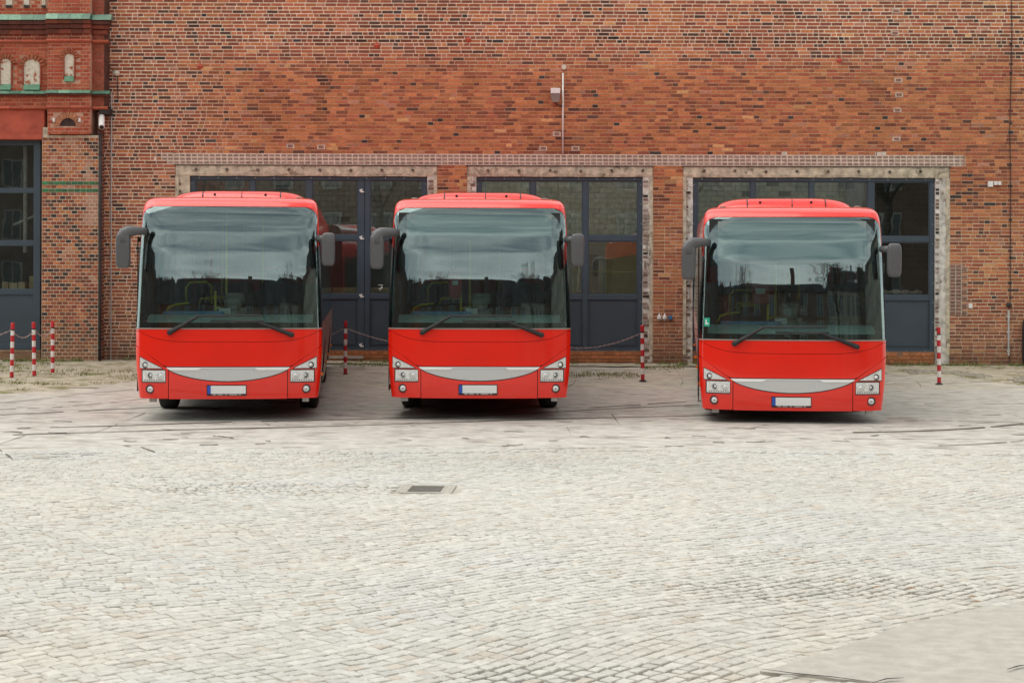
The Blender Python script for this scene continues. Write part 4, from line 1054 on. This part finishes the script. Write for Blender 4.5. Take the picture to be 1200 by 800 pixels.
def make_bus(label, blind, extra):
    b = empty('city_bus'); tag(b, label, 'bus', 'red city buses parked in a row')
    # ---- shell: sides, roof, tail
    q = MB()
    AY = (2.75, 8.95)
    def zlo_side(y):
        z = .33
        for a in AY:
            d_ = abs(y - a)
            if d_ < .60: z = max(z, .48 + sqrt(.60 ** 2 - d_ ** 2) * .98)
        return z
    for sgn in (-1, 1):
        yl = sorted(set([0, .05, .1, .2, .35, .6, 1, 1.5] + [a + .60 * cos(pi * k / 14) for a in AY for k in range(15)] + [4, 5, 6, 7, 10, 10.8, 11.4, 11.8, 12]))
        vs = []; nz = 8
        for y in yl:
            zl = zlo_side(y + .2)
            for j in range(nz + 1):
                z = zl + (1.36 - zl) * j / nz; y0 = ys(HW(z), z); Y = y0 + (LEN - y0) * y / 12
                vs.append((sgn * HW(z), Y, z))
        fs = [(i * (nz + 1) + j, (i + 1) * (nz + 1) + j, (i + 1) * (nz + 1) + j + 1, i * (nz + 1) + j + 1) for i in range(len(yl) - 1) for j in range(nz)]
        if sgn < 0: fs = [f_[::-1] for f_ in fs]
        q.add(vs, fs)
        # window-line pillars and cant rail
        zs = [2.62, 2.7, 2.8, 2.9, 3.0, 3.06, 3.11, 3.14]; vs = []
        for z in zs:
            y0 = ys(HW(z), z)
            for k in range(13): vs.append((sgn * HW(z), y0 + (LEN - y0) * k / 12, z))
        fs = [(j * 13 + k, j * 13 + k + 1, (j + 1) * 13 + k + 1, (j + 1) * 13 + k) for j in range(len(zs) - 1) for k in range(12)]
        if sgn < 0: fs = [f_[::-1] for f_ in fs]
        q.add(vs, fs)
        for ya, yb in ((11.75, 12.0),):
            vs = []
            zs2 = [1.36 + (2.62 - 1.36) * j / 6 for j in range(7)]
            for z in zs2:
                for y in (ya, yb): vs.append((sgn * HW(z), y, z))
            q.add(vs, [(2 * j, 2 * j + 1, 2 * j + 3, 2 * j + 2)[::sgn] for j in range(6)])
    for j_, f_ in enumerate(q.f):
        if all(q.v[k][0] > .9 and q.v[k][2] < 1.365 and q.v[k][1] > .8 for k in f_): q.m[j_] = 1  # right side takes the painted reflection tone
    # roof
    def roof(u, v, o):
        s = sin((u - .5) * pi); x = s * HW(3.14); y0 = ys(x, 3.14); return (x, y0 + (LEN - y0) * v, 3.14 + .035 * (1 - s * s) * sm(0, .08, v) ** .5)
    q.grid(roof, 20, 24)
    # tail
    q.grid(lambda u, v, o: ((2 * u - 1) * HW(.33 + 2.81 * v), LEN + .001, .33 + 2.81 * v), 6, 16)
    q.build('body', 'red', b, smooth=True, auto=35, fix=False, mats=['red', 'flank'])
    # ---- front cowl (above the screen and round its corners)
    q = MB(); patch_full(q, ca_(ZW + .006), ca_(3.14), 40, 10, 0, .02)
    for sgn in (-1, 1):
        def f(u, v, o, sgn=sgn):
            z = 2.45 + (ZW + .006 - 2.45) * v; a = wcut(z) + .007; h = HW(z)
            if a > h: a = h
            return sp(sgn * (a + (h - a) * u), z, o)
        q.grid(f, 6, 22, .02)
    q.build('roof_cowl', 'red', b, smooth=True, auto=35, fix=True)
    # ---- lower front
    q = MB(); patch_full(q, lambda x: seam(x) + .003, lambda x: 1.288, 44, 5, 0, .02); q.build('wiper_flap', 'red', b, smooth=True, auto=35, fix=True)
    q = MB()
    patch_full(q, lambda x: (diag(x) if abs(x) > XG else ZG + .004) + .006, lambda x: seam(x) - .003, 48, 10, .0, .02); q.build('bonnet_panel', 'red', b, smooth=True, auto=35, fix=True)
    q = MB(); patch_full(q, ca_(.322), ca_(1.30), 40, 14, -.022, .02, wfac=.985); q.build('front_backing', 'black', b, fix=True)
    q = MB(); patch(q, -.815, .815, ca_(.315), lambda x: grille_lo(x) - .014, 30, 8, .003, .022)
    q.build('bumper', 'red', b, smooth=True, auto=35, fix=True)
    cr_ = MB()                                     # pressed crease over the number plate
    for sgn in (-1, 1):
        patch(cr_, *sorted((sgn * .33, sgn * .60)), lambda x: .515 - .035 * max(0, (abs(x) - .40) / .2) ** 2, lambda x: .527 - .035 * max(0, (abs(x) - .40) / .2) ** 2, 8, 1, .009, .008)
        patch(cr_, *sorted((sgn * .66, sgn * .80)), ca_(.452), ca_(.464), 4, 1, .009, .008)
    patch(cr_, -.33, .33, ca_(.515), ca_(.527), 8, 1, .009, .008)
    cr_.build('bumper_crease', 'red', b, smooth=True, auto=35, fix=True)
    for sgn in (-1, 1):
        q = MB()
        def f(u, v, o, sgn=sgn):
            x = .825 + (1.27 - .825) * sin(u * pi / 2)
            zt = (diag(x) if x > XG else ZG - .01) - .008; z = .32 + (zt - .32) * v; h = HW(z)
            if x > 1.2: x = x + (h - 1.27) * (x - 1.2) / .07
            return sp(sgn * x, z, o + .003)
        q.grid(f, 16, 12, .022); q.build('bumper_corner', 'red', b, smooth=True, auto=35, fix=True)
        # raised flank under the diagonal
        # headlamps
        def zt_(x): return .742 + .150 * (abs(x) - .905) / .31
        X = sorted((sgn * .900, sgn * 1.222))
        hl = MB(); patch(hl, *sorted((sgn * .908, sgn * 1.212)), ca_(.742), zt_, 10, 3, .014, .02)
        lamp = hl.build('headlight', 'chrome', b, smooth=True, auto=35, fix=True); lamp['label'] = 'upper wedge shaped indicator lamp'
        e = MB(); patch(e, *X, ca_(.733), lambda x: zt_(x) + .009, 10, 3, .007, .02); e.build('bezel', 'black', lamp, fix=True)
        x_, y_, z_ = sp(sgn * 1.135, .785, .015); e = MB(); e.lathe([(0, .044), (-.008, .040), (-.012, .030)][::-1], (x_, y_, z_), 'y', 18); e.build('ring', 'black', lamp)
        e = MB(); e.lathe([(0, .030), (-.012, .022), (-.016, .001)][::-1], (x_, y_, z_), 'y', 16); e.build('bulb', 'lampwhite', lamp, smooth=True)
        hl = MB(); patch(hl, *sorted((sgn * .862, sgn * 1.175)), lambda x: .557 - .02 * 0, ca_(.712), 10, 4, .014, .02)
        lamp = hl.build('headlight', 'chrome', b, smooth=True, auto=35, fix=True); lamp['label'] = 'lower rectangular headlamp with round reflectors'
        e = MB(); patch(e, *sorted((sgn * .856, sgn * 1.192)), ca_(.542), ca_(.724), 10, 4, .007, .02); e.build('bezel', 'gloss', lamp, fix=True)
        for xo, mat in ((1.06, 'lens'), (.925, 'chrome')):
            x_, y_, z_ = sp(sgn * xo, .645, .015)
            e = MB(); e.lathe([(0, .054), (-.006, .050), (-.008, .042)][::-1], (x_, y_, z_), 'y', 20); e.build('ring', 'silver', lamp)
            e = MB(); e.lathe([(-.001, .042), (.0, .030), (-.008, .020), (-.016, .001)][::-1], (x_, y_, z_), 'y', 18); e.build('bulb', mat, lamp, smooth=True)
            e = MB(); e.lathe([(-.012, .016), (-.019, .001)][::-1], (x_, y_, z_), 'y', 12); e.build('bulb', 'lampwhite', lamp, smooth=True)
        for k in range(9):
            x_, y_, z_ = sp(sgn * (.885 + k * .032), .576, .015); e = MB(); e.box(x_ - .009, x_ + .009, y_ - .006, y_ + .004, z_ - .006, z_ + .006); e.build('diode', 'lens', lamp)
        x_, y_, z_ = sp(sgn * 1.075, .452, .004)
        e = MB(); e.lathe([(.01, .062), (-.014, .060), (-.018, .050), (-.006, .044)][::-1], (x_, y_, z_), 'y', 24); fo = e.build('fog_lamp', 'black', b, smooth=True, auto=50); fo['label'] = 'round white fog lamp'
        e = MB(); e.lathe([(-.004, .046), (-.014, .036), (-.02, .001)][::-1], (x_, y_, z_), 'y', 20); e.build('lens', 'lampwhite', fo, smooth=True)
        e = MB(); e.lathe([(-.017, .014), (-.023, .001)][::-1], (x_, y_, z_), 'y', 12); e.build('bulb', 'lens', fo, smooth=True)
    # grille smile
    q = MB(); patch(q, -XG + .004, XG - .004, lambda x: grille_lo(x) + .0, lambda x: ZG - .004, 50, 5, .002, .02); gl_ = q.build('grille', 'silver', b, smooth=True, auto=35, fix=True)
    for sgn in (-1, 1):
        q = MB(); patch(q, *sorted((sgn * .36, sgn * .845)), lambda x: max(grille_lo(x) + .004, ZG - .040 * sm(.34, .42, abs(x))), ca_(ZG - .002), 16, 2, .010, .008); q.build('blade', 'silverlight', gl_, smooth=True, auto=35, fix=True)
    q = MB(); patch(q, -.36, .36, ca_(ZG - .012), ca_(ZG - .002), 12, 1, .010, .008); q.build('blade', 'silverlight', gl_, fix=True)
    q = MB(); patch(q, -XG, XG, lambda x: grille_lo(x) - .014, lambda x: grille_lo(x) - .001, 50, 1, -.004, .01); q.build('rim', 'black', gl_, fix=True)
    # number plate (blank)
    x0, x1 = -.29, .255
    q = MB(); patch(q, x0, x1, ca_(.366), ca_(.510), 6, 2, .016, .014); pl_ = q.build('number_plate', 'black', b, fix=True)
    q = MB(); patch(q, x0 + .055, x1 - .01, ca_(.392), ca_(.502), 6, 2, .022, .005); q.build('plate_face', 'plate', pl_, fix=True)
    q = MB(); patch(q, x0 + .010, x0 + .053, ca_(.392), ca_(.502), 2, 2, .022, .005); q.build('blue_strip', 'blue', pl_, fix=True)
    q = MB()
    for k, (a, c) in enumerate(((.08, .13), (.15, .22), (.25, .28), (.31, .42), (.44, .47))): patch(q, x0 + a, x0 + c, ca_(.374), ca_(.384), 2, 1, .0185, .002)
    q.build('holder_print', 'silver', pl_, fix=True)
    # ---- windscreen
    q = MB()
    def f(u, v, o):
        z = 1.300 + (ZW - 1.300) * v; return sp(sin((u - .5) * pi) * wcut(z), z, o + .002)
    q.grid(f, 44, 36, .006); ws = q.build('windscreen', 'screen', b, smooth=True, auto=35, fix=True)
    q = MB()                                        # black printed border, behind the glass
    patch_full(q, ca_(1.289), ca_(1.375), 44, 3, -.007, .006)
    def f(u, v, o):
        z = 2.952 + (ZW - 2.952) * v; return sp(sin((u - .5) * pi) * wcut(z), z, o - .007)
    q.grid(f, 40, 3, .006)
    for sgn in (-1, 1):
        def f(u, v, o, sgn=sgn):
            z = 1.375 + (2.952 - 1.375) * v; a = wcut(z); return sp(sgn * (a - .055 + .055 * u), z, o - .007)
        q.grid(f, 5, 30, .006)
    q.build('border', 'gloss', ws, fix=True)
    q = MB(); patch_full(q, ca_(1.282), ca_(1.299), 44, 1, .006, .01); q.build('seal', 'greypl', ws, fix=True)
    if blind == 'display':
        x0, x1, zb, zt = -1.03, 1.02, 2.60, 2.90
    elif blind == 'blind': x0, x1, zb, zt = -1.03, 1.02, 2.42, 2.94
    if blind != 'none':
        q = MB(); yb = LE(2.4) + .16; q.box(x0, x1, yb, yb + .03, zb, zt)
        q.build('destination_display' if blind == 'display' else 'sun_blind', 'blind', b)
        q = MB(); q.box(x0 - .12, x1 + .12, yb + .032, yb + .08, zb - .05, zt + .03); q.build('display_housing', 'black', b)
    # ---- wipers
    for px, pz, ex, ez, b0, b1, bz in ((-.80, 1.235, -.40, 1.468, -.44, .46, 1.466), (.87, 1.205, .38, 1.392, -.24, .50, 1.392)):
        P0 = Vector(sp(px, pz, .035)); P1 = Vector(sp(ex, ez, .045)); pm_ = P0.lerp(P1, .85)
        e = MB(); e.tube([P0, P0.lerp(P1, .25), P1], [.034, .028, .018], 8); e.tube([P1, Vector(sp((b0 + b1) / 2, bz, .04))], .016, 6); wi = e.build('wiper', 'black', b, smooth=True, auto=50)
        e = MB(); e.lathe([(.05, .036), (-.025, .036), (-.035, .02), (-.036, .001)][::-1], tuple(P0), 'y', 14); e.build('pivot', 'black', wi, smooth=True, auto=40)
        e = MB(); e.tube([Vector(sp(b0 + (b1 - b0) * k / 10, bz + .004, .022)) for k in range(11)], .013, 6); e.build('blade', 'black', wi)
    # ---- mirrors
    e = MB(); e.blob((-1.44, .02, 2.37), (.098, .09, .245), 5, 32, 20)
    mi_ = e.build('mirror', 'mirror', b, smooth=True); mi_['label'] = 'large mirror on the left of the picture'
    e = MB(); e.tube([(-1.435, .02, 2.48), (-1.435, .02, 2.56), (-1.42, .02, 2.605), (-1.38, .03, 2.63), (-1.32, .05, 2.64), (-1.24, .10, 2.645), (-1.15, .16, 2.64)], [.097, .097, .092, .082, .070, .058, .050], 18); e.build('arm', 'mirror', mi_, smooth=True)
    e = MB(); e.box(-1.52, -1.36, .105, .114, 2.17, 2.58); e.build('mirror_glass', 'lens', mi_)
    e = MB(); e.blob((1.380, .10, 2.40), (.095, .09, .232), 5, 32, 20); mi_ = e.build('mirror', 'mirror', b, smooth=True); mi_['label'] = 'small mirror on the right of the picture'
    e = MB(); e.tube([(1.36, .12, 2.54), (1.30, .16, 2.55), (1.22, .26, 2.55)], [.05, .05, .045], 10); e.build('arm', 'mirror', mi_, smooth=True)
    e = MB(); e.box(1.31, 1.455, .185, .194, 2.17, 2.55); e.build('mirror_glass', 'lens', mi_)
    # ---- roof unit
    q = MB()
    def unit(u, v, o):
        s = 2 * u - 1; x = s * 1.03; e_ = 1 - abs(s) ** 5; y = 2.2 + 4.0 * v; ev = 1 - abs(2 * v - 1) ** 12
        return (x, y, 3.135 + .195 * (max(0, e_) ** .55) * max(0, ev) ** .5)
    q.grid(unit, 36, 30); ru = q.build('roof_unit', 'red', b, smooth=True)
    for x_ in (-.55, .62):
        e = MB(); s0 = (x_ / 1.03 + 1) / 2
        def jn(u, v, o, s0=s0):
            p = unit(s0 + (u - .5) * .008, v * .3, 0); return (p[0], p[1] - .004, p[2] + .003)
        e.grid(jn, 1, 24); e.build('joint', 'black', ru)
    for x_ in (-.36, .40): e = MB(); e.lathe([(0, .022), (-.01, .02), (-.011, .001)][::-1], (x_, 2.205, 3.25), 'y', 12); e.build('fixing', 'black', ru)
    e = MB(); e.tube([(.08, 1.6, 3.16), (.08, 1.62, 3.22), (.08, 1.75, 3.50)], [.018, .006, .003], 8); e.build('antenna', 'black', b)
    for sgn in (-1, 1): e = MB(); e.blob((sgn * .95, .85, 3.15), (.045, .03, .016), 3, 10, 6); e.build('marker_lamp', 'greypl', b)
    # ---- side windows, pillars, door
    for sgn in (-1, 1):
        q = MB(); spans = [(.34, 1.65), (1.72, 3.3), (3.37, 4.95), (5.02, 6.6), (6.67, 8.25), (8.32, 9.9), (9.97, 11.72)]
        for a, c in spans:
            e = MB()
            def f(u, v, o, a=a, c=c, sgn=sgn):
                z = 1.37 + (2.62 - 1.37) * v; y0 = ys(HW(z), z) + .02 if a < .5 else a; return (sgn * (HW(z) + .004 + o), y0 + (c - y0) * u, z)
            e.grid(f, 3, 8, .006); e.build('side_window', 'sideglass', b, smooth=True, auto=35, fix=True)
        for y0, y1 in ((1.65, 1.72), (3.30, 3.37), (4.95, 5.02), (6.60, 6.67), (8.25, 8.32), (9.90, 9.97)):
            def f(u, v, o, y0=y0, y1=y1, sgn=sgn):
                z = 1.355 + (2.635 - 1.355) * v; return (sgn * (HW(z) + .001 + o), y0 - .03 + (y1 - y0 + .06) * u, z)
            q = MB(); q.grid(f, 1, 8, .03); q.build('pillar', 'gloss', b, smooth=True, auto=35, fix=True)
        # A pillar
        q = MB()
        def f(u, v, o, sgn=sgn):
            z = 1.30 + (2.62 - 1.30) * v; y0 = ys(HW(z), z); return (sgn * (HW(z) - .0 + o), y0 - .03 + .10 * u, z)
        q.grid(f, 2, 10, .03); q.build('front_pillar', 'gloss', b, smooth=True, auto=35, fix=True)
        # skirt trims, amber markers
        for y in (.75, 4.3, 6.9, 10.9): e = MB(); e.box(*sorted((sgn * 1.270, sgn * 1.300)), y, y + .09, .60, .64); e.build('side_marker', 'amber', b)
        e = MB(); e.box(*sorted((sgn * 1.262, sgn * 1.286)), .42, .50, 1.02, 1.12); e.build('side_marker', 'amber', b)
        # arch liners
        for a in AY:
            q = MB(); n = 14
            vs = []
            for k in range(n + 1):
                t = pi * k / n; vs += [(sgn * 1.262, a - .2 + .62 * cos(t), .48 + .60 * sin(t)), (sgn * .80, a - .2 + .62 * cos(t), .48 + .60 * sin(t))]
            vs = [(v[0], v[1] + .2 * 0 + .0, v[2]) for v in vs]
            q.add(vs, [(2 * k, 2 * k + 1, 2 * k + 3, 2 * k + 2) for k in range(n)]); q.build('wheel_arch', 'black', b)
    for y0, y1 in ((.42, .98), (1.02, 1.58)):      # folding door leaves, kerb side (left in the picture)
        e = MB()
        for zz0, zz1, ya, yb_ in ((.40, .47, y0, y1), (2.50, 2.57, y0, y1)): e.box(-1.296, -1.284, ya, yb_, zz0, zz1)
        for ya in (y0, y1 - .05): e.box(-1.296, -1.284, ya, ya + .05, .469, 2.501)
        e.build('door', 'black', b)
    # ---- chassis, wheels
    q = MB(); q.box(-.80, .80, .30, 11.8, .34, .60); q.box(-1.22, 1.22, 3.3, 8.2, .34, .42); q.box(-1.22, 1.22, 9.6, 11.8, .34, .42); q.box(-1.18, 1.18, .32, 2.0, .335, .42); q.box(-.95, .95, 2.45, 2.65, .30, .44)
    q.box(-1.19, 1.19, .30, 2.0, .322, .334); q.box(-.82, .82, 2.0, 3.2, .322, .334);  # black underside sheets added to darken the ground beneath
    for sg in (-1, 1):
        for ya, yb2 in ((.40, 1.9), (3.2, 8.1), (9.5, 11.8)): q.box(*sorted((sg * 1.195, sg * 1.215)), ya, yb2, .325, 1.2)  # unseen black side panels added to stop red bounce light
    q.build('chassis', 'black', b)
    for x_ in (1.02, -1.10): q = MB(); q.box(x_, x_ + .09, .22, .34, .262, .318); q.build('step_bracket', 'zinc', b)
    for a in AY:
        for sgn in (-1, 1):
            t = empty('wheel', (sgn * 1.06, a - .2, .48)); t.parent = b
            n_w = .145 if a < 5 else .26
            e = MB(); e.lathe([(-n_w, .29), (-n_w, .40), (-n_w + .02, .455), (-n_w + .05, .475), (n_w - .05, .475), (n_w - .02, .455), (n_w, .40), (n_w, .29)], (0 if a < 5 else -sgn * .1, 0, 0), 'x', 36); e.build('tyre', 'rubber', t, smooth=True, auto=35)
            e = MB(); e.lathe([(.10, .29), (.11, .26), (.02, .22), (.03, .12), (.10, .10), (.10, .001)] if sgn > 0 else [(-.10, .001), (-.10, .10), (-.03, .12), (-.02, .22), (-.11, .26), (-.10, .29)], (0, 0, 0), 'x', 28); e.build('rim', 'rim', t, smooth=True, auto=35)
    # ---- interior
    q = MB(); q.box(-1.18, 1.18, .35, 11.8, .42, .46); q.build('cabin_floor', 'intfloor', b)
    q = MB(); q.box(-1.08, 1.08, .75, 11.8, 3.0, 3.04); q.box(-1.16, -1.06, 1.1, 11.7, 2.68, 2.92); q.box(1.06, 1.16, 1.1, 11.7, 2.68, 2.92); q.build('ceiling', 'interior', b)
    q = MB(); q.box(-1.1, 1.1, 11.6, 11.7, .5, 1.5); q.box(-1.1, 1.1, 11.6, 11.7, 2.2, 3.0); q.build('rear_wall', 'interior', b)
    q = MB()
    def dsh(u, v, o):
        s = 2 * u - 1; z = 1.20 + .27 * sin(v * pi / 2); y = .17 + ys(s * 1.12, 1.4) * .9 + .60 * v * v; return (s * 1.16, y, z - (0 if v < 1 else .0) + o * 0)
    q.grid(dsh, 20, 8); q.box(-1.15, 1.15, .75, .80, .5, 1.47); q.build('dashboard', 'dash', b, smooth=True, auto=40)
    q = MB(); q.box(-.98, -.12, .78, 1.10, 1.44, 1.515); q.build('dashboard_shelf', 'dashblue', b, bevel=.02)
    q = MB(); q.blob((.52, .95, 1.46), (.34, .16, .12), 2.6, 18, 10); q.build('instrument_hood', 'black', b, smooth=True)
    e = MB(); pts = [(.52 + .24 * cos(t), 1.16 + .10 * sin(t), 1.56 + .21 * sin(t)) for t in [2 * pi * k / 24 for k in range(25)]]
    e.tube(pts, .016, 8, cap=False); e.tube([(.30, 1.16, 1.56), (.74, 1.16, 1.56)], .02, 6); e.build('steering_wheel', 'black', b, smooth=True)
    e = MB(); e.blob((.0, 1.0, 1.62), (.13, .10, .10), 3, 14, 8); e.box(-.17, .19, .95, 1.2, 1.46, 1.56); e.lathe([(0, .14), (.03, .15), (.13, .14), (.15, .10)], (.02, 1.2, 1.63), 'z', 16); tm = e.build('ticket_machine', 'greypl', b, smooth=True, auto=40)
    e = MB(); e.box(-.20, -.03, .90, .905, 1.475, 1.56); e.build('paper', 'paper', b)
    # driver's seat, screen and partition
    e = MB(); e.blob((.55, 1.95, 1.15), (.24, .25, .09), 4, 16, 8); e.blob((.55, 2.18, 1.55), (.24, .08, .42), 4, 16, 10); e.blob((.55, 2.18, 2.04), (.13, .06, .10), 3, 12, 8); e.build('driver_seat', 'seat', b, smooth=True)
    e = MB(); e.box(.08, .11, 2.35, 2.38, .5, 2.9); e.box(.11, 1.12, 2.36, 2.37, .5, 1.8); e.build('partition', 'black', b)
    # yellow rails
    def rail(pts, r_=.017): e = MB(); e.tube(pts, r_, 8); e.build('grab_rail', 'yellow', b, smooth=True)
    rail([(-.15, 1.75, .5), (-.15, 1.75, 2.98)]); rail([(-.28, 1.35, 1.1), (-.28, 1.35, 1.80)]); rail([(-.28, 1.35, 1.55), (-.12, 1.40, 1.55)]); rail([(-.80, 2.4, 1.60), (-.80, 2.4, 1.85), (-.74, 2.4, 1.92), (-.5, 2.4, 1.93), (-.42, 2.4, 1.86), (-.42, 2.4, 1.6)])
    rail([(-1.02, 1.5, 1.46), (-.97, 1.5, 1.56), (-.86, 1.5, 1.60), (-.68, 1.5, 1.62)]); rail([(.30, 3.4, .5), (.30, 3.4, 2.98)]); rail([(-.45, 5.0, .5), (-.45, 5.0, 2.98)])
    for i in range(10):
        y = 2.9 + i * .86
        if abs(y - 5.5) < .5: continue
        for x_ in (-.92, -.48, .48, .92):
            if x_ > 0 and y < 3.2: continue
            e = MB(); z0 = .75 if y < 6.5 else 1.0
            e.blob((x_, y - .2, z0 + .12), (.20, .22, .06), 4, 10, 6); e.blob((x_, y, z0 + .5), (.20, .05, .38), 4, 10, 8); e.build('seat', 'seat', b, smooth=True)
            if i < 4 and abs(x_) < .6: e = MB(); e.tube([(x_ - .17, y - .02, z0 + .82), (x_ - .14, y - .02, z0 + .92), (x_ + .14, y - .02, z0 + .92), (x_ + .17, y - .02, z0 + .82)], .015, 6); e.build('seat_handle', 'yellow', b, smooth=True)
    if extra == 'disc':
        e = MB(); e.blob((-.36, 1.1, 1.92), (.10, .03, .22), 3, 16, 10); e.build('validator', 'disc', b, smooth=True)
        e = MB(); e.box(-.40, -.32, 1.06, 1.066, 1.90, 1.96); e.build('validator_label', 'paper', b)
    if extra == 'red_box':
        e = MB(); e.box(-.50, -.26, 1.3, 1.4, 1.75, 2.2); e.build('fire_box', 'disc', b, bevel=.02); e = MB(); e.box(-.46, -.32, 1.29, 1.298, 1.9, 1.98); e.build('validator_label', 'paper', b)
        e = MB(); x_, y_, z_ = sp(-1.17, 1.53, .004)
        e.grid(lambda u, v, o: sp(-1.215 + .075 * u, 1.47 + .12 * v, .006 + o), 2, 2, .002); st = e.build('sticker', 'green', b, fix=True)
        e = MB(); e.grid(lambda u, v, o: sp(-1.20 + .045 * u, 1.50 + .018 * v, .0095 + o), 2, 1, .001); e.grid(lambda u, v, o: sp(-1.195 + .014 * u, 1.52 + .045 * v, .0095 + o), 1, 1, .001); e.build('sticker_mark', 'paper', st, fix=True)
        e = MB(); e.tube([Vector(sp(.66, 2.04, -.10)), Vector(sp(.74, 2.26, -.10))], .012, 6); e.build('pen_arm', 'black', b)
    return b
def set_bus(b, px, scale, deg, dx=0):
    Y = F / scale; b.location = (wx(px, Y), Y, 0); b.rotation_euler = (0, 0, radians(deg))
b1 = make_bus('leftmost red city bus, turned slightly so its right flank shows', 'none', '')
set_bus(b1, 267.5, 84.4, 5.2)
b2 = make_bus('middle red city bus facing straight ahead, between two striped posts', 'display', 'disc')
set_bus(b2, 562, 83.5, 0.9)
b3 = make_bus('rightmost red city bus, front kneeling low, green sticker in its windscreen', 'blind', 'red_box')
set_bus(b3, 929.5, 84.8, -5.6)
# the third bus kneels at the front: everything but its wheels tips forward about the rear axle
kn = .135; ang = math.atan(kn / 8.75)
Mk = Matrix.Translation((0, 8.75, .48)) @ Matrix.Rotation(ang, 4, 'X') @ Matrix.Translation((0, -8.75, -.48))
for ch in b3.children:
    if not ch.name.startswith('wheel') or ch.name.startswith('wheel_arch'):
        ch.matrix_local = Mk @ ch.matrix_local

# ================================================================== WHAT THE WINDSCREENS REFLECT: houses and bare trees behind the camera
HL = ['dark plastered house across the yard mirrored at the left of the windscreens', 'narrow red house across the yard seen only mirrored in the windscreens', 'brown long house across the yard mirrored low in the windscreens', 'pale gabled house across the yard mirrored in the windscreens',
      'tall dark corner house across the yard mirrored in the windscreens', 'pale long side house mirrored at the right rim of the windscreens', 'dark side house mirrored at the left rim of the windscreens']
def house(x, y, w_, d_, h, rh, mat, rz, label, nx, nz):
    o = empty('terraced_house', (x, y, 0), rz); tag(o, label, 'house', 'houses across the yard')
    q = MB(); q.box(-w_ / 2, w_ / 2, -d_ / 2, d_ / 2, 0, h); q.build('wall', mat, o)
    q = MB(); a = w_ / 2 + .3; c = d_ / 2 + .3; s = 1.2
    q.add([(-a, -c, h), (a, -c, h), (a, c, h), (-a, c, h), (-a + s, -c + s * 1.5, h + rh * .75), (a - s, -c + s * 1.5, h + rh * .75), (a - s, c - s * 1.5, h + rh * .75), (-a + s, c - s * 1.5, h + rh * .75), (-a + s + .6, 0, h + rh), (a - s - .6, 0, h + rh)],
          [(0, 1, 5, 4), (1, 2, 6, 5), (2, 3, 7, 6), (3, 0, 4, 7), (4, 5, 9, 8), (6, 7, 8, 9), (5, 6, 9), (7, 4, 8), (3, 2, 1, 0)])
    rf = q.build('roof', 'roof', o)
    q = MB(); q.box(w_ * .2, w_ * .2 + .8, -.4, .4, h + rh * .7, h + rh + 1); q.build('chimney', mat, rf)
    for j in range(nz):
        for i in range(nx):
            xc = -w_ / 2 + (i + .5) * w_ / nx; zc = 1.9 + j * 3.1
            q = MB(); q.box(xc - .6, xc + .6, d_ / 2, d_ / 2 + .06, zc - .85, zc + .85); f_ = q.build('window', 'winlight', o)
            q = MB(); q.box(xc - .5, xc - .05, d_ / 2 + .061, d_ / 2 + .08, zc - .75, zc + .75); q.box(xc + .05, xc + .5, d_ / 2 + .061, d_ / 2 + .08, zc - .75, zc + .75); q.build('pane', 'winglass', f_)
# each house's windowed face is its local +y side, turned towards the yard
house(-35, -36, 19, 10, 10.5, 4, 'house1', 0, HL[0], 6, 3); house(-20.5, -36.5, 10.5, 10, 9.6, 3.6, 'house2', 0, HL[1], 3, 3); house(-3.5, -36, 24, 10, 9.4, 3.8, 'house1', 0, HL[2], 8, 3)
house(15, -36.5, 13.5, 10, 10.2, 4.2, 'house3', 0, HL[3], 5, 3); house(31, -36, 19, 10, 10.8, 4.4, 'house1', 0, HL[4], 6, 3)
house(35, -6, 50, 10, 11.5, 4, 'house3', radians(90), HL[5], 16, 3); house(-37, -6, 50, 10, 12, 4, 'house1', radians(-90), HL[6], 16, 3)
def tree(x, y, h, label):
    o = empty('bare_tree', (x, y, 0)); tag(o, label, 'tree', 'bare trees across the yard')
    q = MB(); q.tube([(0, 0, 0), (.1, 0, h * .25), (0, .1, h * .45)], [.28, .22, .17], 8); q.build('trunk', 'bark', o, smooth=True)
    q = MB()
    def br(p, d_, l_, r_, k):
        e = p + d_ * l_; q.tube([p, (p + e) / 2 + Vector((R.uniform(-.1, .1), R.uniform(-.1, .1), 0)) * l_, e], [r_, r_ * .8, r_ * .6], 4, cap=False)
        if k:
            for _ in range(3 if k > 1 else 4): br(e, (d_ + Vector((R.uniform(-.8, .8), R.uniform(-.8, .8), R.uniform(-.3, .5)))).normalized(), l_ * R.uniform(.6, .8), r_ * .55, k - 1)
    for _ in range(5): br(Vector((0, .1, h * .42)), Vector((R.uniform(-.7, .7), R.uniform(-.7, .7), 1)).normalized(), h * .17, .11, 4)
    q.build('crown', 'bark', o)
tree(9, -14, 13, 'bare tree mirrored in the middle gate panes'); tree(-16, -16, 12, 'bare tree mirrored in the left windows'); tree(20, -18, 14, 'bare tree mirrored in the right gate panes'); tree(3, -20, 12, 'bare tree mirrored in the middle of the gate panes'); tree(-7, -17, 13, 'bare tree mirrored in the panes of the first gate')
print('setts', len(stones), 'slabs', nsl, 'bricks', len(singles))
